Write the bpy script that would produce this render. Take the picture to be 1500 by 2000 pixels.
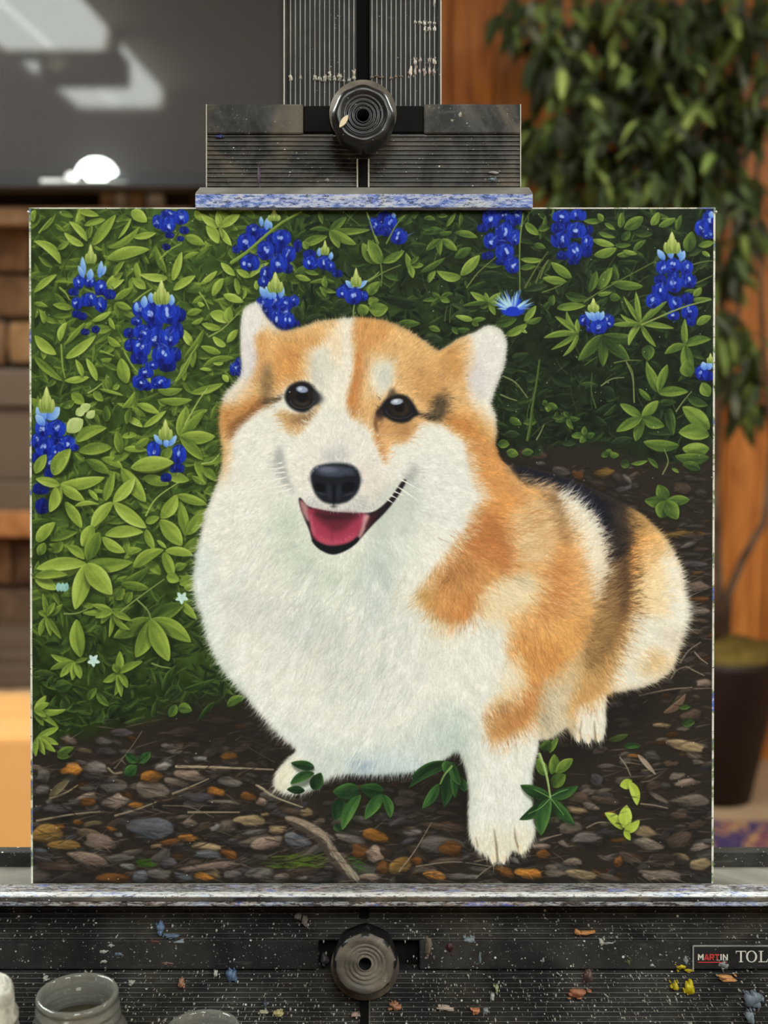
import bpy, bmesh, math, random
import numpy as np
from mathutils import Vector, Matrix, Euler

for o in list(bpy.data.objects):
    bpy.data.objects.remove(o, do_unlink=True)
scn = bpy.context.scene
COL = scn.collection
random.seed(4)

# ---------------------------------------------------------------- camera
FPX, TILT, EYE = 2400.0, math.radians(8.0), 1.35     # focal length in pixels of the 1500 x 2000 frame, downward pitch, eye height
K = 0.4064 / 1325.0                                  # metres per pixel at the canvas (a 16 inch square canvas)
DIST = K * FPX
CAM = Vector((0, 0, EYE))
FWD = Vector((0, math.cos(TILT), -math.sin(TILT)))
UPV = Vector((0, math.sin(TILT), math.cos(TILT)))
cam = bpy.data.cameras.new('camera')
cam.sensor_fit = 'HORIZONTAL'; cam.sensor_width = 36.0; cam.lens = 36.0 * FPX / 1500.0
cam.clip_start = 0.02; cam.clip_end = 60
cam.dof.use_dof = True; cam.dof.focus_distance = DIST; cam.dof.aperture_fstop = 8.5
camo = bpy.data.objects.new('camera', cam); COL.objects.link(camo)
camo.location = CAM; camo.rotation_euler = (math.pi / 2 - TILT, 0, 0)
scn.camera = camo

# ---------------------------------------------------------------- light and exposure
LAMP = 26.5                                          # radiance of the fluorescent diffusers
wd = bpy.data.worlds.new('room_air'); scn.world = wd; wd.use_nodes = True
wd.node_tree.nodes['Background'].inputs[0].default_value = (.9, .95, 1, 1)
wd.node_tree.nodes['Background'].inputs[1].default_value = .02
vs = scn.view_settings
vs.view_transform = 'Standard'; vs.look = 'None'; vs.gamma = 1.0; vs.use_curve_mapping = False
vs.exposure = 0.0

cy = scn.cycles
cy.max_bounces = 7; cy.diffuse_bounces = 3; cy.glossy_bounces = 3; cy.transmission_bounces = 7; cy.caustics_reflective = False; cy.caustics_refractive = False

# the easel leans back 8 degrees: u right, v up, w towards the camera, origin at the picture centre on the canvas plane
ME = Matrix.Identity(4)
for i_, v_ in enumerate((Vector((1, 0, 0)), UPV, -FWD, CAM + FWD * DIST)):
    for j_ in range(3):
        ME[j_][i_] = v_[j_]

def E(x, y, w=0.0):
    """pixel -> easel coordinates at depth w in front of the canvas plane"""
    s = (DIST - w) / DIST * K
    return Vector(((x - 750) * s, (1000 - y) * s, w))

def ray(x, y):
    return FWD + Vector((1, 0, 0)) * ((x - 750) / FPX) + UPV * ((1000 - y) / FPX)

def atY(x, y, Y):
    """pixel -> point on the upright plane at distance Y"""
    d = ray(x, y)
    return CAM + d * (Y / d.y)

def atD(x, y, D):
    return CAM + ray(x, y) * D

# ---------------------------------------------------------------- helpers
def obj(name, bm, mat, parent=None, world=None, smooth=False):
    if isinstance(bm, bmesh.types.BMesh):
        me = bpy.data.meshes.new(name); bm.normal_update(); bm.to_mesh(me); bm.free()
    else:
        me = bm
    for m in (mat if isinstance(mat, (list, tuple)) else [mat]):
        me.materials.append(m)
    if smooth:
        for p in me.polygons: p.use_smooth = True
    o = bpy.data.objects.new(name, me); COL.objects.link(o)
    if world is not None: o.matrix_world = world
    if parent is not None: attach(o, parent)
    return o

def attach(o, parent):
    mw = o.matrix_basis.copy()
    o.parent = parent
    o.matrix_parent_inverse = pmat(parent).inverted()
    o.matrix_basis = mw

def pmat(o):
    m = o.matrix_basis.copy()
    if o.parent: m = pmat(o.parent) @ o.matrix_parent_inverse @ m
    return m

def thing(name, label, cat, loc=(0, 0, 0), group=None):
    o = bpy.data.objects.new(name, None); COL.objects.link(o)
    o.location = loc; o.empty_display_size = .05
    return tag(o, label, cat, group)

def tag(o, label, cat, group=None):
    o['label'] = label; o['category'] = cat
    if group: o['group'] = group
    return o

def struct(name, bm, mat, **k):
    o = obj(name, bm, mat, **k); o['kind'] = 'structure'; return o

def add_box(bm, lo, hi, mi=0):
    (x0, y0, z0), (x1, y1, z1) = lo, hi
    v = [bm.verts.new(p) for p in ((x0, y0, z0), (x1, y0, z0), (x1, y1, z0), (x0, y1, z0), (x0, y0, z1), (x1, y0, z1), (x1, y1, z1), (x0, y1, z1))]
    for f in ((3, 2, 1, 0), (4, 5, 6, 7), (0, 1, 5, 4), (1, 2, 6, 5), (2, 3, 7, 6), (3, 0, 4, 7)):
        bm.faces.new([v[i] for i in f]).material_index = mi
    return v

def boxbm(lo, hi, bev=0.0, seg=2):
    bm = bmesh.new(); add_box(bm, lo, hi)
    if bev:
        bmesh.ops.bevel(bm, geom=bm.edges[:], offset=bev, segments=seg, affect='EDGES', profile=.6)
    return bm

def prism(prof, a, b, axis=0, bev=0.0):
    """profile of (p, q) pairs pulled from a to b along axis"""
    bm = bmesh.new(); rows = []
    for t in (a, b):
        r = []
        for p, q in prof:
            c = [p, q]; c.insert(axis, t); r.append(bm.verts.new(c))
        rows.append(r)
    n = len(prof)
    for i in range(n):
        bm.faces.new((rows[0][i], rows[0][(i + 1) % n], rows[1][(i + 1) % n], rows[1][i]))
    bm.faces.new(rows[0][::-1]); bm.faces.new(rows[1])
    bmesh.ops.recalc_face_normals(bm, faces=bm.faces[:])
    if bev:
        bmesh.ops.bevel(bm, geom=bm.edges[:], offset=bev, segments=2, affect='EDGES')
    return bm

def lathe(prof, n=48, bm=None, lobes=0, depth=0.0, lobe_from=0, lobe_to=999):
    """profile of (radius, height), turned about z"""
    bm = bm or bmesh.new(); rows = []
    for k, (r, z) in enumerate(prof):
        row = []
        for i in range(n):
            a = 2 * math.pi * i / n
            rr = r * (1 + (depth * math.cos(lobes * a) if lobes and lobe_from <= k <= lobe_to else 0))
            row.append(bm.verts.new((rr * math.cos(a), rr * math.sin(a), z)))
        rows.append(row)
    for a, b in zip(rows[:-1], rows[1:]):
        for i in range(n):
            bm.faces.new((a[i], a[(i + 1) % n], b[(i + 1) % n], b[i]))
    return bm

def tube(bm, pts, rad, n=8, mi=0):
    rows = []
    for i, p in enumerate(pts):
        p = Vector(p); t = (Vector(pts[min(i + 1, len(pts) - 1)]) - Vector(pts[max(i - 1, 0)])).normalized()
        a = t.orthogonal().normalized(); b = t.cross(a)
        if rows:
            a = (pa - t * pa.dot(t)).normalized(); b = t.cross(a)
        pa = a
        rows.append([bm.verts.new(p + (a * math.cos(2 * math.pi * k / n) + b * math.sin(2 * math.pi * k / n)) * rad[i]) for k in range(n)])
    for r0, r1 in zip(rows[:-1], rows[1:]):
        for k in range(n):
            bm.faces.new((r0[k], r0[(k + 1) % n], r1[(k + 1) % n], r1[k])).material_index = mi
    bm.faces.new(rows[0][::-1]); bm.faces.new(rows[-1])

# ---------------------------------------------------------------- materials
class NT:
    def __init__(s, name):
        s.m = bpy.data.materials.new(name); s.m.use_nodes = True
        s.t = s.m.node_tree; s.b = s.t.nodes['Principled BSDF']
    def n(s, typ, **kw):
        nd = s.t.nodes.new('ShaderNode' + typ)
        for k, v in kw.items():
            if k in nd.inputs.keys() if isinstance(k, str) else False: nd.inputs[k].default_value = v
            else: setattr(nd, k, v)
        return nd
    def l(s, a, b): s.t.links.new(a, b)
    def set(s, **kw):
        for k, v in kw.items(): s.b.inputs[k.replace('_', ' ')].default_value = v
        return s
    def coord(s, scale=(1, 1, 1), rot=(0, 0, 0), which='Object'):
        tc = s.n('TexCoord'); mp = s.n('Mapping'); s.l(tc.outputs[which], mp.inputs[0])
        mp.inputs['Scale'].default_value = scale; mp.inputs['Rotation'].default_value = rot
        return mp.outputs[0]
    def noise(s, vec, scale, detail=4, rough=.55, dist=0):
        nd = s.n('TexNoise'); s.l(vec, nd.inputs['Vector'])
        nd.inputs['Scale'].default_value = scale; nd.inputs['Detail'].default_value = detail
        nd.inputs['Roughness'].default_value = rough; nd.inputs['Distortion'].default_value = dist
        return nd.outputs['Fac']
    def ramp(s, fac, stops, interp='LINEAR'):
        nd = s.n('ValToRGB'); s.l(fac, nd.inputs[0]); cr = nd.color_ramp; cr.interpolation = interp
        while len(cr.elements) < len(stops): cr.elements.new(.5)
        for e, (p, c) in zip(cr.elements, stops):
            e.position = p; e.color = (*c, 1) if len(c) == 3 else c
        return nd.outputs[0]
    def mix(s, fac, a, b, mode='MIX'):
        nd = s.n('Mix'); nd.data_type = 'RGBA'; nd.blend_type = mode
        for v, i in ((fac, 0), (a, 6), (b, 7)):
            if isinstance(v, (int, float)): nd.inputs[i].default_value = v
            elif isinstance(v, tuple): nd.inputs[i].default_value = (*v, 1) if len(v) == 3 else v
            else: s.l(v, nd.inputs[i])
        return nd.outputs[2]
    def math(s, op, a, b=0.0):
        nd = s.n('Math'); nd.operation = op
        for v, i in ((a, 0), (b, 1)):
            if isinstance(v, (int, float)): nd.inputs[i].default_value = v
            else: s.l(v, nd.inputs[i])
        return nd.outputs[0]
    def spatter(s, vec, scale, r0, r1, share):
        """round dots of chance size; share = how many cells carry one"""
        v = s.n('TexVoronoi'); s.l(vec, v.inputs['Vector']); v.inputs['Scale'].default_value = scale; v.inputs['Randomness'].default_value = 1
        sep = s.n('SeparateColor'); s.l(v.outputs['Color'], sep.inputs[0])
        size = s.math('MULTIPLY_ADD', sep.outputs[1], r1 - r0); size.node.inputs[2].default_value = r0
        dot = s.math('LESS_THAN', v.outputs['Distance'], size)
        gate = s.math('LESS_THAN', sep.outputs[0], share)
        return s.math('MULTIPLY', dot, gate)
    def bump(s, h, strength=.3, dist=.002):
        nd = s.n('Bump'); nd.inputs['Strength'].default_value = strength; nd.inputs['Distance'].default_value = dist
        s.l(h, nd.inputs['Height']); s.l(nd.outputs[0], s.b.inputs['Normal']); return s
    def color(s, c):
        if isinstance(c, tuple): s.b.inputs['Base Color'].default_value = (*c, 1)
        else: s.l(c, s.b.inputs['Base Color'])
        return s

def sr(r, g, b):
    return tuple(((c / 255 + .055) / 1.055) ** 2.4 if c > 10 else c / 255 / 12.92 for c in (r, g, b))

def mat_plain(name, col, rough=.6, var=.12, scale=30, spec=.3):
    m = NT(name); v = m.coord()
    n = m.noise(v, scale)
    m.color(m.mix(n, tuple(c * (1 - var) for c in col), tuple(min(1, c * (1 + var)) for c in col)))
    m.set(Roughness=rough, Specular_IOR_Level=spec)
    return m.m
# ---------------------------------------------------------------- materials of the room
def mat_pine():
    m = NT('orange_pine'); info = m.n('ObjectInfo')
    tc = m.n('TexCoord'); add = m.n('VectorMath'); add.operation = 'ADD'
    off = m.n('CombineXYZ'); sc = m.math('MULTIPLY', info.outputs['Random'], 37.0)
    m.l(sc, off.inputs[0]); m.l(sc, off.inputs[2]); m.l(tc.outputs['Object'], add.inputs[0]); m.l(off.outputs[0], add.inputs[1])
    mp = m.n('Mapping'); m.l(add.outputs[0], mp.inputs[0]); mp.inputs['Scale'].default_value = (14, 14, 1.4)
    g = m.noise(mp.outputs[0], 2.2, 6, .6, 1.2)
    base = m.ramp(g, [(.25, sr(126, 68, 28)), (.5, sr(176, 106, 47)), (.75, sr(208, 138, 68))])
    mp2 = m.n('Mapping'); m.l(add.outputs[0], mp2.inputs[0]); mp2.inputs['Scale'].default_value = (6, 6, 2.6)
    v = m.n('TexVoronoi'); m.l(mp2.outputs[0], v.inputs['Vector']); v.inputs['Scale'].default_value = 1.0
    kn = m.ramp(v.outputs['Distance'], [(.05, (1, 1, 1)), (.2, (.35, .35, .35)), (.34, (0, 0, 0))])
    c = m.mix(kn, base, sr(78, 34, 14))
    tint = m.math('MULTIPLY_ADD', info.outputs['Random'], .4); tint.node.inputs[2].default_value = .75
    mul = m.n('VectorMath'); mul.operation = 'SCALE'; m.l(c, mul.inputs[0]); m.l(tint, mul.inputs[3])
    m.color(mul.outputs[0]).set(Roughness=.42, Specular_IOR_Level=.35)
    return m.m

def mat_stone(name, a, b, c):
    m = NT(name); v = m.coord((1, 1, 1)); n = m.noise(v, 9, 8, .65, .6)
    m.color(m.ramp(n, [(.3, a), (.5, b), (.72, c)])).set(Roughness=.8, Specular_IOR_Level=.2)
    return m.bump(n, .5, .01).m

def mat_carpet():
    m = NT('beige_carpet'); v = m.coord(); n = m.noise(v, 320, 3, .7); n2 = m.noise(v, 5, 3)
    m.color(m.mix(n2, sr(150, 122, 96), sr(186, 158, 128))).set(Roughness=.95, Specular_IOR_Level=.1)
    return m.bump(n, .4, .004).m

def mat_rug():
    m = NT('patterned_rug'); v = m.coord((5, 5, 5)); vo = m.n('TexVoronoi'); m.l(v, vo.inputs['Vector']); vo.inputs['Scale'].default_value = 1.6
    n = m.noise(v, 1.6, 2, .5, 1.5)
    c = m.ramp(n, [(.40, sr(62, 54, 92)), (.50, sr(92, 66, 96)), (.55, sr(190, 150, 90)), (.60, sr(120, 70, 84)), (.7, sr(58, 52, 88))])
    m.color(c).set(Roughness=.95, Specular_IOR_Level=.1)
    return m.bump(m.noise(v, 90, 2), .3, .003).m

M_PINE = mat_pine()
M_PLASTER = mat_plain('warm_plaster', sr(176, 160, 140), .8, .06, 4)
M_DARKWALL = mat_plain('brown_wall', sr(120, 98, 78), .8, .08, 3)
M_CEIL = mat_plain('ceiling_board', sr(196, 186, 172), .85, .05, 6)
M_CARPET, M_RUG = mat_carpet(), mat_rug()
M_STONE = [mat_stone('brown_fieldstone', sr(66, 46, 32), sr(112, 82, 58), sr(150, 116, 84)), mat_stone('tan_fieldstone', sr(104, 74, 48), sr(150, 112, 76), sr(186, 150, 112)),
           mat_stone('umber_fieldstone', sr(58, 44, 36), sr(96, 74, 58), sr(128, 100, 78))]
M_MORTAR = mat_plain('dark_mortar', sr(70, 58, 48), .9, .2, 40)
M_SLAB = mat_stone('sandstone_slab', sr(140, 108, 84), sr(178, 144, 114), sr(206, 176, 146))
M_GREYWOOD = mat_plain('grey_brown_wood', sr(92, 76, 64), .5, .14, 8)
M_WARMWOOD = mat_stone('warm_worn_wood', sr(110, 66, 36), sr(150, 98, 58), sr(178, 128, 84))
M_CARD = mat_plain('tan_cardboard', sr(226, 170, 108), .8, .04, 6, .1)

# ---------------------------------------------------------------- the room
YW, YR, XL, XR, ZC = 3.85, -2.4, -2.7, 2.6, 2.6
struct('floor', boxbm((XL, YR, -.1), (XR, YW, 0)), M_CARPET)
struct('ceiling', boxbm((XL, YR, ZC), (XR, YW, ZC + .1)), M_CEIL)
struct('wall_left', boxbm((XL - .1, YR, 0), (XL, YW, ZC)), M_DARKWALL)
struct('wall_right', boxbm((XR, YR, 0), (XR + .1, YW, ZC)), M_PLASTER)
struct('wall_rear', boxbm((XL, YR - .1, 0), (XR, YR, ZC)), M_DARKWALL)
wall = struct('wall_back', boxbm((XL, YW, 0), (XR, YW + .1, ZC)), M_MORTAR)
# upright pine boards, one by one
bw = .142
x = -.34
while x < XR - .02:
    w = min(bw * random.uniform(.9, 1.12), XR - x)
    bm = boxbm((-w / 2 + .0012, -.022, 0), (w / 2 - .0012, 0, ZC), .004, 1)
    obj('board', bm, M_PINE, wall, Matrix.Translation((x + w / 2, YW, 0)))
    x += w

def ceiling_light(x, y0, y1, w, label):
    t = thing('ceiling_light', label, 'ceiling light', (x, (y0 + y1) / 2, ZC), 'fluorescent ceiling fixtures')
    L = (y1 - y0) / 2
    prof = [(-w / 2, 0), (-w / 2, -.03), (-w * .42, -.095), (w * .42, -.095), (w / 2, -.03), (w / 2, 0)]
    for q in (-1, 1):
        bm = boxbm((-w / 2, -.006, -.1), (w / 2, .006, 0))
        obj('end_cap', bm, M_CREAM, t, Matrix.Translation((x, (y0 + y1) / 2 + q * L, ZC)))
    bm = boxbm((-w / 2, -L, -.012), (w / 2, L, 0))
    obj('housing', bm, M_CREAM, t, Matrix.Translation((x, (y0 + y1) / 2, ZC)))
    for q in (-1, 1):
        bm = bmesh.new()
        a, b = (-w * .47, -.004) if q < 0 else (.004, w * .47)
        pr = [(a, -.012), (a + (.02 if q < 0 else 0), -.092), (b - (.02 if q > 0 else 0), -.092), (b, -.012)]
        obj('diffuser', prism([(p, z) for p, z in pr], -L + .008, L - .008, 1), M_GLOW, t, Matrix.Translation((x, (y0 + y1) / 2, ZC)))
    return t

M_CREAM = mat_plain('cream_enamel', sr(206, 194, 164), .4, .04, 10)
g = NT('fluorescent_diffuser'); g.set(Base_Color=(.9, .92, .88, 1), Roughness=.5, Emission_Strength=LAMP); g.b.inputs['Emission Color'].default_value = (.93, 1.0, .95, 1)
M_GLOW = g.m
ceiling_light(-1.33, 1.68, 2.9, .46, 'fluorescent ceiling fixture nearest the television')
ceiling_light(-1.33, .45, 1.5, .46, 'fluorescent ceiling fixture beside the dark ceiling projector')
ceiling_light(.15, -1.75, -.55, .5, 'added unseen ceiling fixture behind the camera, middle of the room, lighting the canvas')  # added out of view to light the face of the canvas
ceiling_light(1.5, -1.75, -.55, .5, 'added unseen ceiling fixture behind the camera, near the right wall, lighting the canvas')  # second added fixture, unseen, also there to light the canvas

ceiling_light(1.3, .95, 2.15, .5, 'added unseen ceiling fixture brightening the ficus side of the room')  # added out of view to brighten the back wall and ficus

M_BLACKPL = mat_plain('black_plastic', (.012, .012, .013), .35, .1, 20, .4)
pj = thing('ceiling_projector', 'dark projector hanging under the ceiling lights', 'projector', (-1.25, 1.5, ZC))
obj('body', boxbm((-.17, -.12, -.19), (.17, .12, -.07), .02), M_BLACKPL, pj, Matrix.Translation((-1.25, 1.5, ZC)))
obj('mount', lathe([(.0001, -.08), (.03, -.08), (.03, 0), (.0001, 0)], 16), M_BLACKPL, pj, Matrix.Translation((-1.25, 1.5, ZC)))
ln = lathe([(.0001, 0), (.03, 0), (.035, .02), (.0001, .018)], 20)
obj('lens', ln, M_CREAM, pj, Matrix.Translation((-1.33, 1.62, ZC - .13)) @ Matrix.Rotation(-math.pi / 2, 4, 'X'))

# ---------------------------------------------------------------- stone fireplace at the left, under the television
YF = 3.60
fp = thing('stone_fireplace', 'brown fieldstone chimney breast behind the television and left of the canvas', 'fireplace', (-1.2, YF, 0))
def band(name, y0, y1, Yf, m, x0=-420, x1=372, dep=.2, bev=.006, par=None):
    a, b = atY(x0, y0, Yf), atY(x1, y1, Yf); dep = YF - .012 - Yf
    z0 = atY(0, y1, Yf).z; z1 = atY(0, y0, Yf).z
    return obj(name, boxbm((a.x, Yf, z0), (b.x, Yf + dep, z1), bev), m, par)
zt, zb = atY(0, 437, YF).z, atY(0, 716, YF).z
xa, xb = atY(-420, 500, YF).x, atY(372, 500, YF).x
obj('masonry_core', boxbm((xa, YF + .03, 0), (xb, YW, ZC)), M_MORTAR, fp)
def stones(z0, z1, rows):
    h = (z1 - z0) / rows
    for r in range(rows):
        x = xa
        while x < xb - .05:
            w = min(random.uniform(.2, .42), xb - x)
            bm = boxbm((-w / 2 + .006, 0, -h / 2 + .006), (w / 2 - .006, .05, h / 2 - .006))
            bmesh.ops.subdivide_edges(bm, edges=bm.edges[:], cuts=1, use_grid_fill=True)
            for v in bm.verts:
                v.co.x += random.uniform(-.008, .008); v.co.z += random.uniform(-.008, .008)
                v.co.y += random.uniform(-.012, .010) if v.co.y < .02 else 0
            bmesh.ops.bevel(bm, geom=bm.edges[:], offset=.006, segments=1, affect='EDGES')
            obj('stone', bm, random.choice(M_STONE), fp, Matrix.Translation((x + w / 2, YF, z0 + (r + .5) * h)), True)
            x += w
stones(zb, zt, 3)
stones(atY(0, 1238, YF).z, atY(0, 1052, YF).z, 2)
stones(atY(0, 372, YF).z + .05, ZC - .01, 5)
mt = thing('mantel', 'sandstone mantel slab on the chimney breast below the television', 'mantel', (-1.2, YF - .06, atY(0, 437, YF - .12).z))
band('mantel_slab', 404, 437, YF - .12, M_SLAB, par=mt)
sd = thing('wood_surround', 'grey-brown panelled wooden surround of the fireplace, left of the canvas', 'surround', (-1.2, YF - .06, 0))
for a_, b_, q_ in ((722, 794, .10), (798, 938, .08), (941, 998, .10)):
    band('wood_panel', a_, b_, YF - q_, M_GREYWOOD, par=sd)
band('wood_ledge', 1000, 1050, YF - .13, M_WARMWOOD, par=sd)
for a_, b_, q_ in ((1238, 1272, .14), (1274, 1300, .16), (1302, 1344, .18)):
    band('moulding', a_, b_, YF - q_, M_GREYWOOD, par=sd)
Yh = YF - .42
zh = atY(0, 1346, YF - .18).z
tag(obj('hearth', boxbm((xa, Yh, 0), (xb, YF - .013, zh - .001), .012), M_SLAB), 'pale sandstone hearth slab at the foot of the fireplace', 'hearth')

bxp = atY(-60, 1446, 2.75)
cb = thing('cardboard_box', 'plain tan cardboard box at the left edge, in front of the hearth', 'box', (bxp.x - .1, 2.95, 0))
zz = bxp.z
obj('box_body', boxbm((bxp.x - .32, 2.75, 0), (bxp.x + .26, 3.12, zz), .003, 1), M_CARD, cb)
obj('box_flap', boxbm((bxp.x - .32, 2.752, zz), (bxp.x + .26, 2.93, zz + .004)), M_CARD, cb)
obj('box_flap', boxbm((bxp.x - .32, 2.94, zz), (bxp.x + .26, 3.118, zz + .004)), M_CARD, cb)

# ---------------------------------------------------------------- television
YT = 3.42
tv = thing('television', 'large black television with a dark grey screen above the mantel', 'television', (-1.2, YT, atY(0, 371, YT).z))
xr = atY(580, 200, YT).x; xl = xr - 1.34; z0 = atY(0, 371, YT).z; z1 = z0 + .78; bz = .028
bt = atY(0, 341, YT).z - z0
obj('screen', boxbm((xl + bz, YT + .006, z0 + bt), (xr - bz - .012, YT + .012, z1 - bz)), None or (lambda m: (m.color(sr(66, 63, 63)).set(Roughness=.05, Specular_IOR_Level=.2), m.m)[1])(NT('tv_glass')), tv)
for nm, lo, hi in (('bezel', (xl, YT, z0), (xr, YT + .035, z0 + bt)), ('bezel', (xl, YT, z1 - bz), (xr, YT + .035, z1)), ('bezel', (xl, YT, z0 + bt), (xl + bz, YT + .035, z1 - bz)), ('bezel', (xr - bz - .012, YT, z0 + bt), (xr, YT + .035, z1 - bz))):
    obj(nm, boxbm(lo, hi, .002, 1), M_BLACKPL, tv)
obj('back_cover', boxbm((xl + .02, YT + .013, z0 + .02), (xr - .02, YT + .09, z1 - .02), .01), M_BLACKPL, tv)
obj('wall_bracket', boxbm((xl + .5, YT + .09, z0 + .25), (xr - .5, YF - .013, z1 - .25)), M_BLACKPL, tv)
M_WHITEOBJ = mat_plain('white_ceramic', sr(228, 228, 224), .35, .03, 20, .5)
obj('badge', boxbm((0, -.002, 0), (.06, 0, .010)), M_WHITEOBJ, tv, Matrix.Translation(atY(80, 357, YT)))

# things on a narrow shelf just under the screen
sh = thing('narrow_shelf', 'thin dark shelf under the television with the glowing lamp on it', 'shelf', atY(180, 366, YT - .1))
zs = atY(180, 362, YT - .08).z
obj('shelf_board', boxbm((xl, YT - .14, zs - .012), (xr, YT - .004, zs), .002, 1), M_BLACKPL, sh)
for xx in (xl + .2, xr - .25):
    obj('shelf_bracket', boxbm((xx, YT - .12, zs - .03), (xx + .02, YF - .013, zs - .012)), M_BLACKPL, sh)
ml = atY(190, 361, YT - .07); ml.z = zs
s = (YT - .07) / FPX
lampo = thing('mushroom_lamp', 'small glowing white mushroom-shaped lamp on the shelf under the television', 'lamp', ml)
g = NT('lit_lamp_glass'); g.set(Base_Color=(.95, .97, .95, 1), Roughness=.4, Emission_Strength=4.5); g.b.inputs['Emission Color'].default_value = (.9, 1, .96, 1)
obj('lamp_shade', lathe([(.0001, 52 * s), (14 * s, 50 * s), (27 * s, 43 * s), (36 * s, 32 * s), (38 * s, 24 * s), (33 * s, 20 * s), (.0001, 22 * s)], 32), g.m, lampo, Matrix.Translation(ml), True)
obj('lamp_stem', lathe([(.0001, 24 * s), (24 * s, 22 * s), (18 * s, 10 * s), (15 * s, 2 * s), (19 * s, 0), (.0001, 0)], 24), g.m, lampo, Matrix.Translation(ml), True)
fg = atY(140, 361, YT - .07); fg.z = zs
fgo = tag(obj('figurine', lathe([(.0001, 0), (22 * s, 0), (21 * s, 5 * s), (11 * s, 10 * s), (12 * s, 18 * s), (8 * s, 24 * s), (.0001, 27 * s)], 20), M_WHITEOBJ, None, Matrix.Translation(fg), True), 'small white rounded figurine left of the mushroom lamp', 'figurine')
wt = atY(182, 361, YT - .11); wt.z = zs
tag(obj('tray', lathe([(.0001, 0), (60 * s, 0), (66 * s, 4 * s), (63 * s, 4 * s), (58 * s, 1.5 * s), (.0001, 1.5 * s)], 32), M_WHITEOBJ, None, Matrix.Translation(wt) @ Matrix.Diagonal((1, .28, 1, 1)), True), 'thin white oval tray in front of the mushroom lamp', 'tray')
for k, (x0, x1) in enumerate(((198, 222), (226, 246), (250, 282), (288, 318))):
    a = atY(x0, 399, YF - .08); b = atY(x1, 380, YF - .08); z0_ = atY(0, 404, YF - .12).z
    tag(obj('keepsake', boxbm((a.x, YF - .09, z0_), (b.x, YF - .04, b.z), .006), (M_SLAB, M_WHITEOBJ)[k % 2], None), ('sandy block on the mantel under the glowing lamp', 'white block on the mantel, second from the left', 'wide sandy block on the mantel, third from the left', 'white block at the right end of the mantel row')[k], 'ornament', 'blocks on the mantel')

# ---------------------------------------------------------------- rug
ra = atY(1330, 1612, 3.30)
rg = tag(obj('rug', boxbm((ra.x, 1.9, 0), (ra.x + 1.2, 3.30, .012), .004, 1), M_RUG), 'dark purple patterned rug on the carpet in front of the planter', 'rug')

# ---------------------------------------------------------------- ficus in a dark planter
YP = 3.52
pc = atY(1402, 1400, YP)
pb = .0
M_POT = mat_plain('dark_brown_planter', sr(40, 26, 22), .5, .2, 12, .3)
M_MOSS = mat_stone('dry_moss', sr(70, 56, 24), sr(104, 86, 38), sr(134, 112, 56))
M_BARK = mat_stone('grey_bark', sr(58, 46, 38), sr(94, 76, 62), sr(126, 106, 88))
ztop = atY(1402, 1300, YP - .16).z
pot = thing('planter', 'dark brown tapered planter with a mossy top, right of the canvas', 'planter', (pc.x, YP, 0))
rt, rb = .178, .105
obj('pot_body', lathe([(.0001, 0), (rb, 0), (rt, ztop - .02), (rt + .006, ztop), (rt - .012, ztop), (rt - .016, ztop - .05), (.0001, ztop - .05)], 40), M_POT, pot, Matrix.Translation((pc.x, YP, 0)), True)
zm = atY(1402, 1245, YP).z
bm = lathe([(rt - .015, ztop - .03), (rt - .018, ztop + .02), (rt * .7, zm - .02), (rt * .35, zm), (.0001, zm + .005)], 40)
for v in bm.verts:
    v.co += Vector((random.uniform(-1, 1), random.uniform(-1, 1), random.uniform(-1, 1))) * .007
obj('moss', bm, M_MOSS, pot, Matrix.Translation((pc.x, YP, 0)), True)

tree = thing('ficus_tree', 'leafy ficus tree with grey twisted trunks growing from the dark planter', 'tree', (pc.x, YP, zm))
def pxp(x, y, Y): return atY(x, y, Y)
trunks = [([(1408, 1250, 3.52), (1402, 1120, 3.52), (1396, 960, 3.52), (1402, 800, 3.5), (1412, 640, 3.48), (1400, 450, 3.46), (1360, 250, 3.44), (1330, 60, 3.42), (1300, -120, 3.42)], .016),
          ([(1418, 1250, 3.55), (1422, 1160, 3.55), (1452, 1090, 3.54), (1492, 1020, 3.52), (1510, 860, 3.5), (1490, 660, 3.48), (1480, 420, 3.5), (1478, 200, 3.52), (1490, -60, 3.5)], .014),
          ([(1400, 1250, 3.48), (1372, 1100, 3.46), (1384, 900, 3.44), (1420, 720, 3.42), (1450, 560, 3.4), (1440, 300, 3.38), (1410, 100, 3.36)], .011)]
tips = []
for pts, r in trunks:
    P = [pxp(*q) for q in pts]
    bm = bmesh.new(); tube(bm, P, [r * (1 - .09 * i) for i in range(len(P))], 9)
    obj('trunk', bm, M_BARK, tree, smooth=True)
    tips.append(P)
# branches run out from the trunks to the leaf clusters
clusters = []
for (cx, cy, rx, ry, n) in ((1180, 60, 190, 90, 95), (1080, 40, 90, 60, 34), (1340, 60, 150, 90, 70), (1240, 160, 170, 80, 95), (1330, 230, 140, 80, 80), (1130, 140, 90, 50, 34), (1100, 280, 70, 50, 42), (1250, 290, 130, 70, 80),
                            (1190, 220, 110, 50, 45), (1350, 350, 120, 70, 80), (1160, 350, 110, 50, 55), (1450, 160, 60, 140, 60), (1440, 420, 60, 80, 50), (1250, 390, 110, 50, 50), (1060, 250, 40, 30, 12), (1055, 330, 50, 40, 26), (1440, 690, 50, 60, 42),
                            (1410, 520, 40, 30, 22), (1410, 640, 40, 40, 30), (1460, 760, 36, 50, 20), (1000, 30, 30, 40, 8), (1480, 30, 60, 60, 30), (1280, 20, 120, 50, 40)):
    for _ in range(int(n * 1.4)):
        a = random.uniform(0, 2 * math.pi); q = math.sqrt(random.random())
        clusters.append((cx + rx * q * math.cos(a), cy + ry * q * math.sin(a), random.uniform(3.2, 3.62)))
nodes = [p for P in tips for p in P[3:]]
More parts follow.
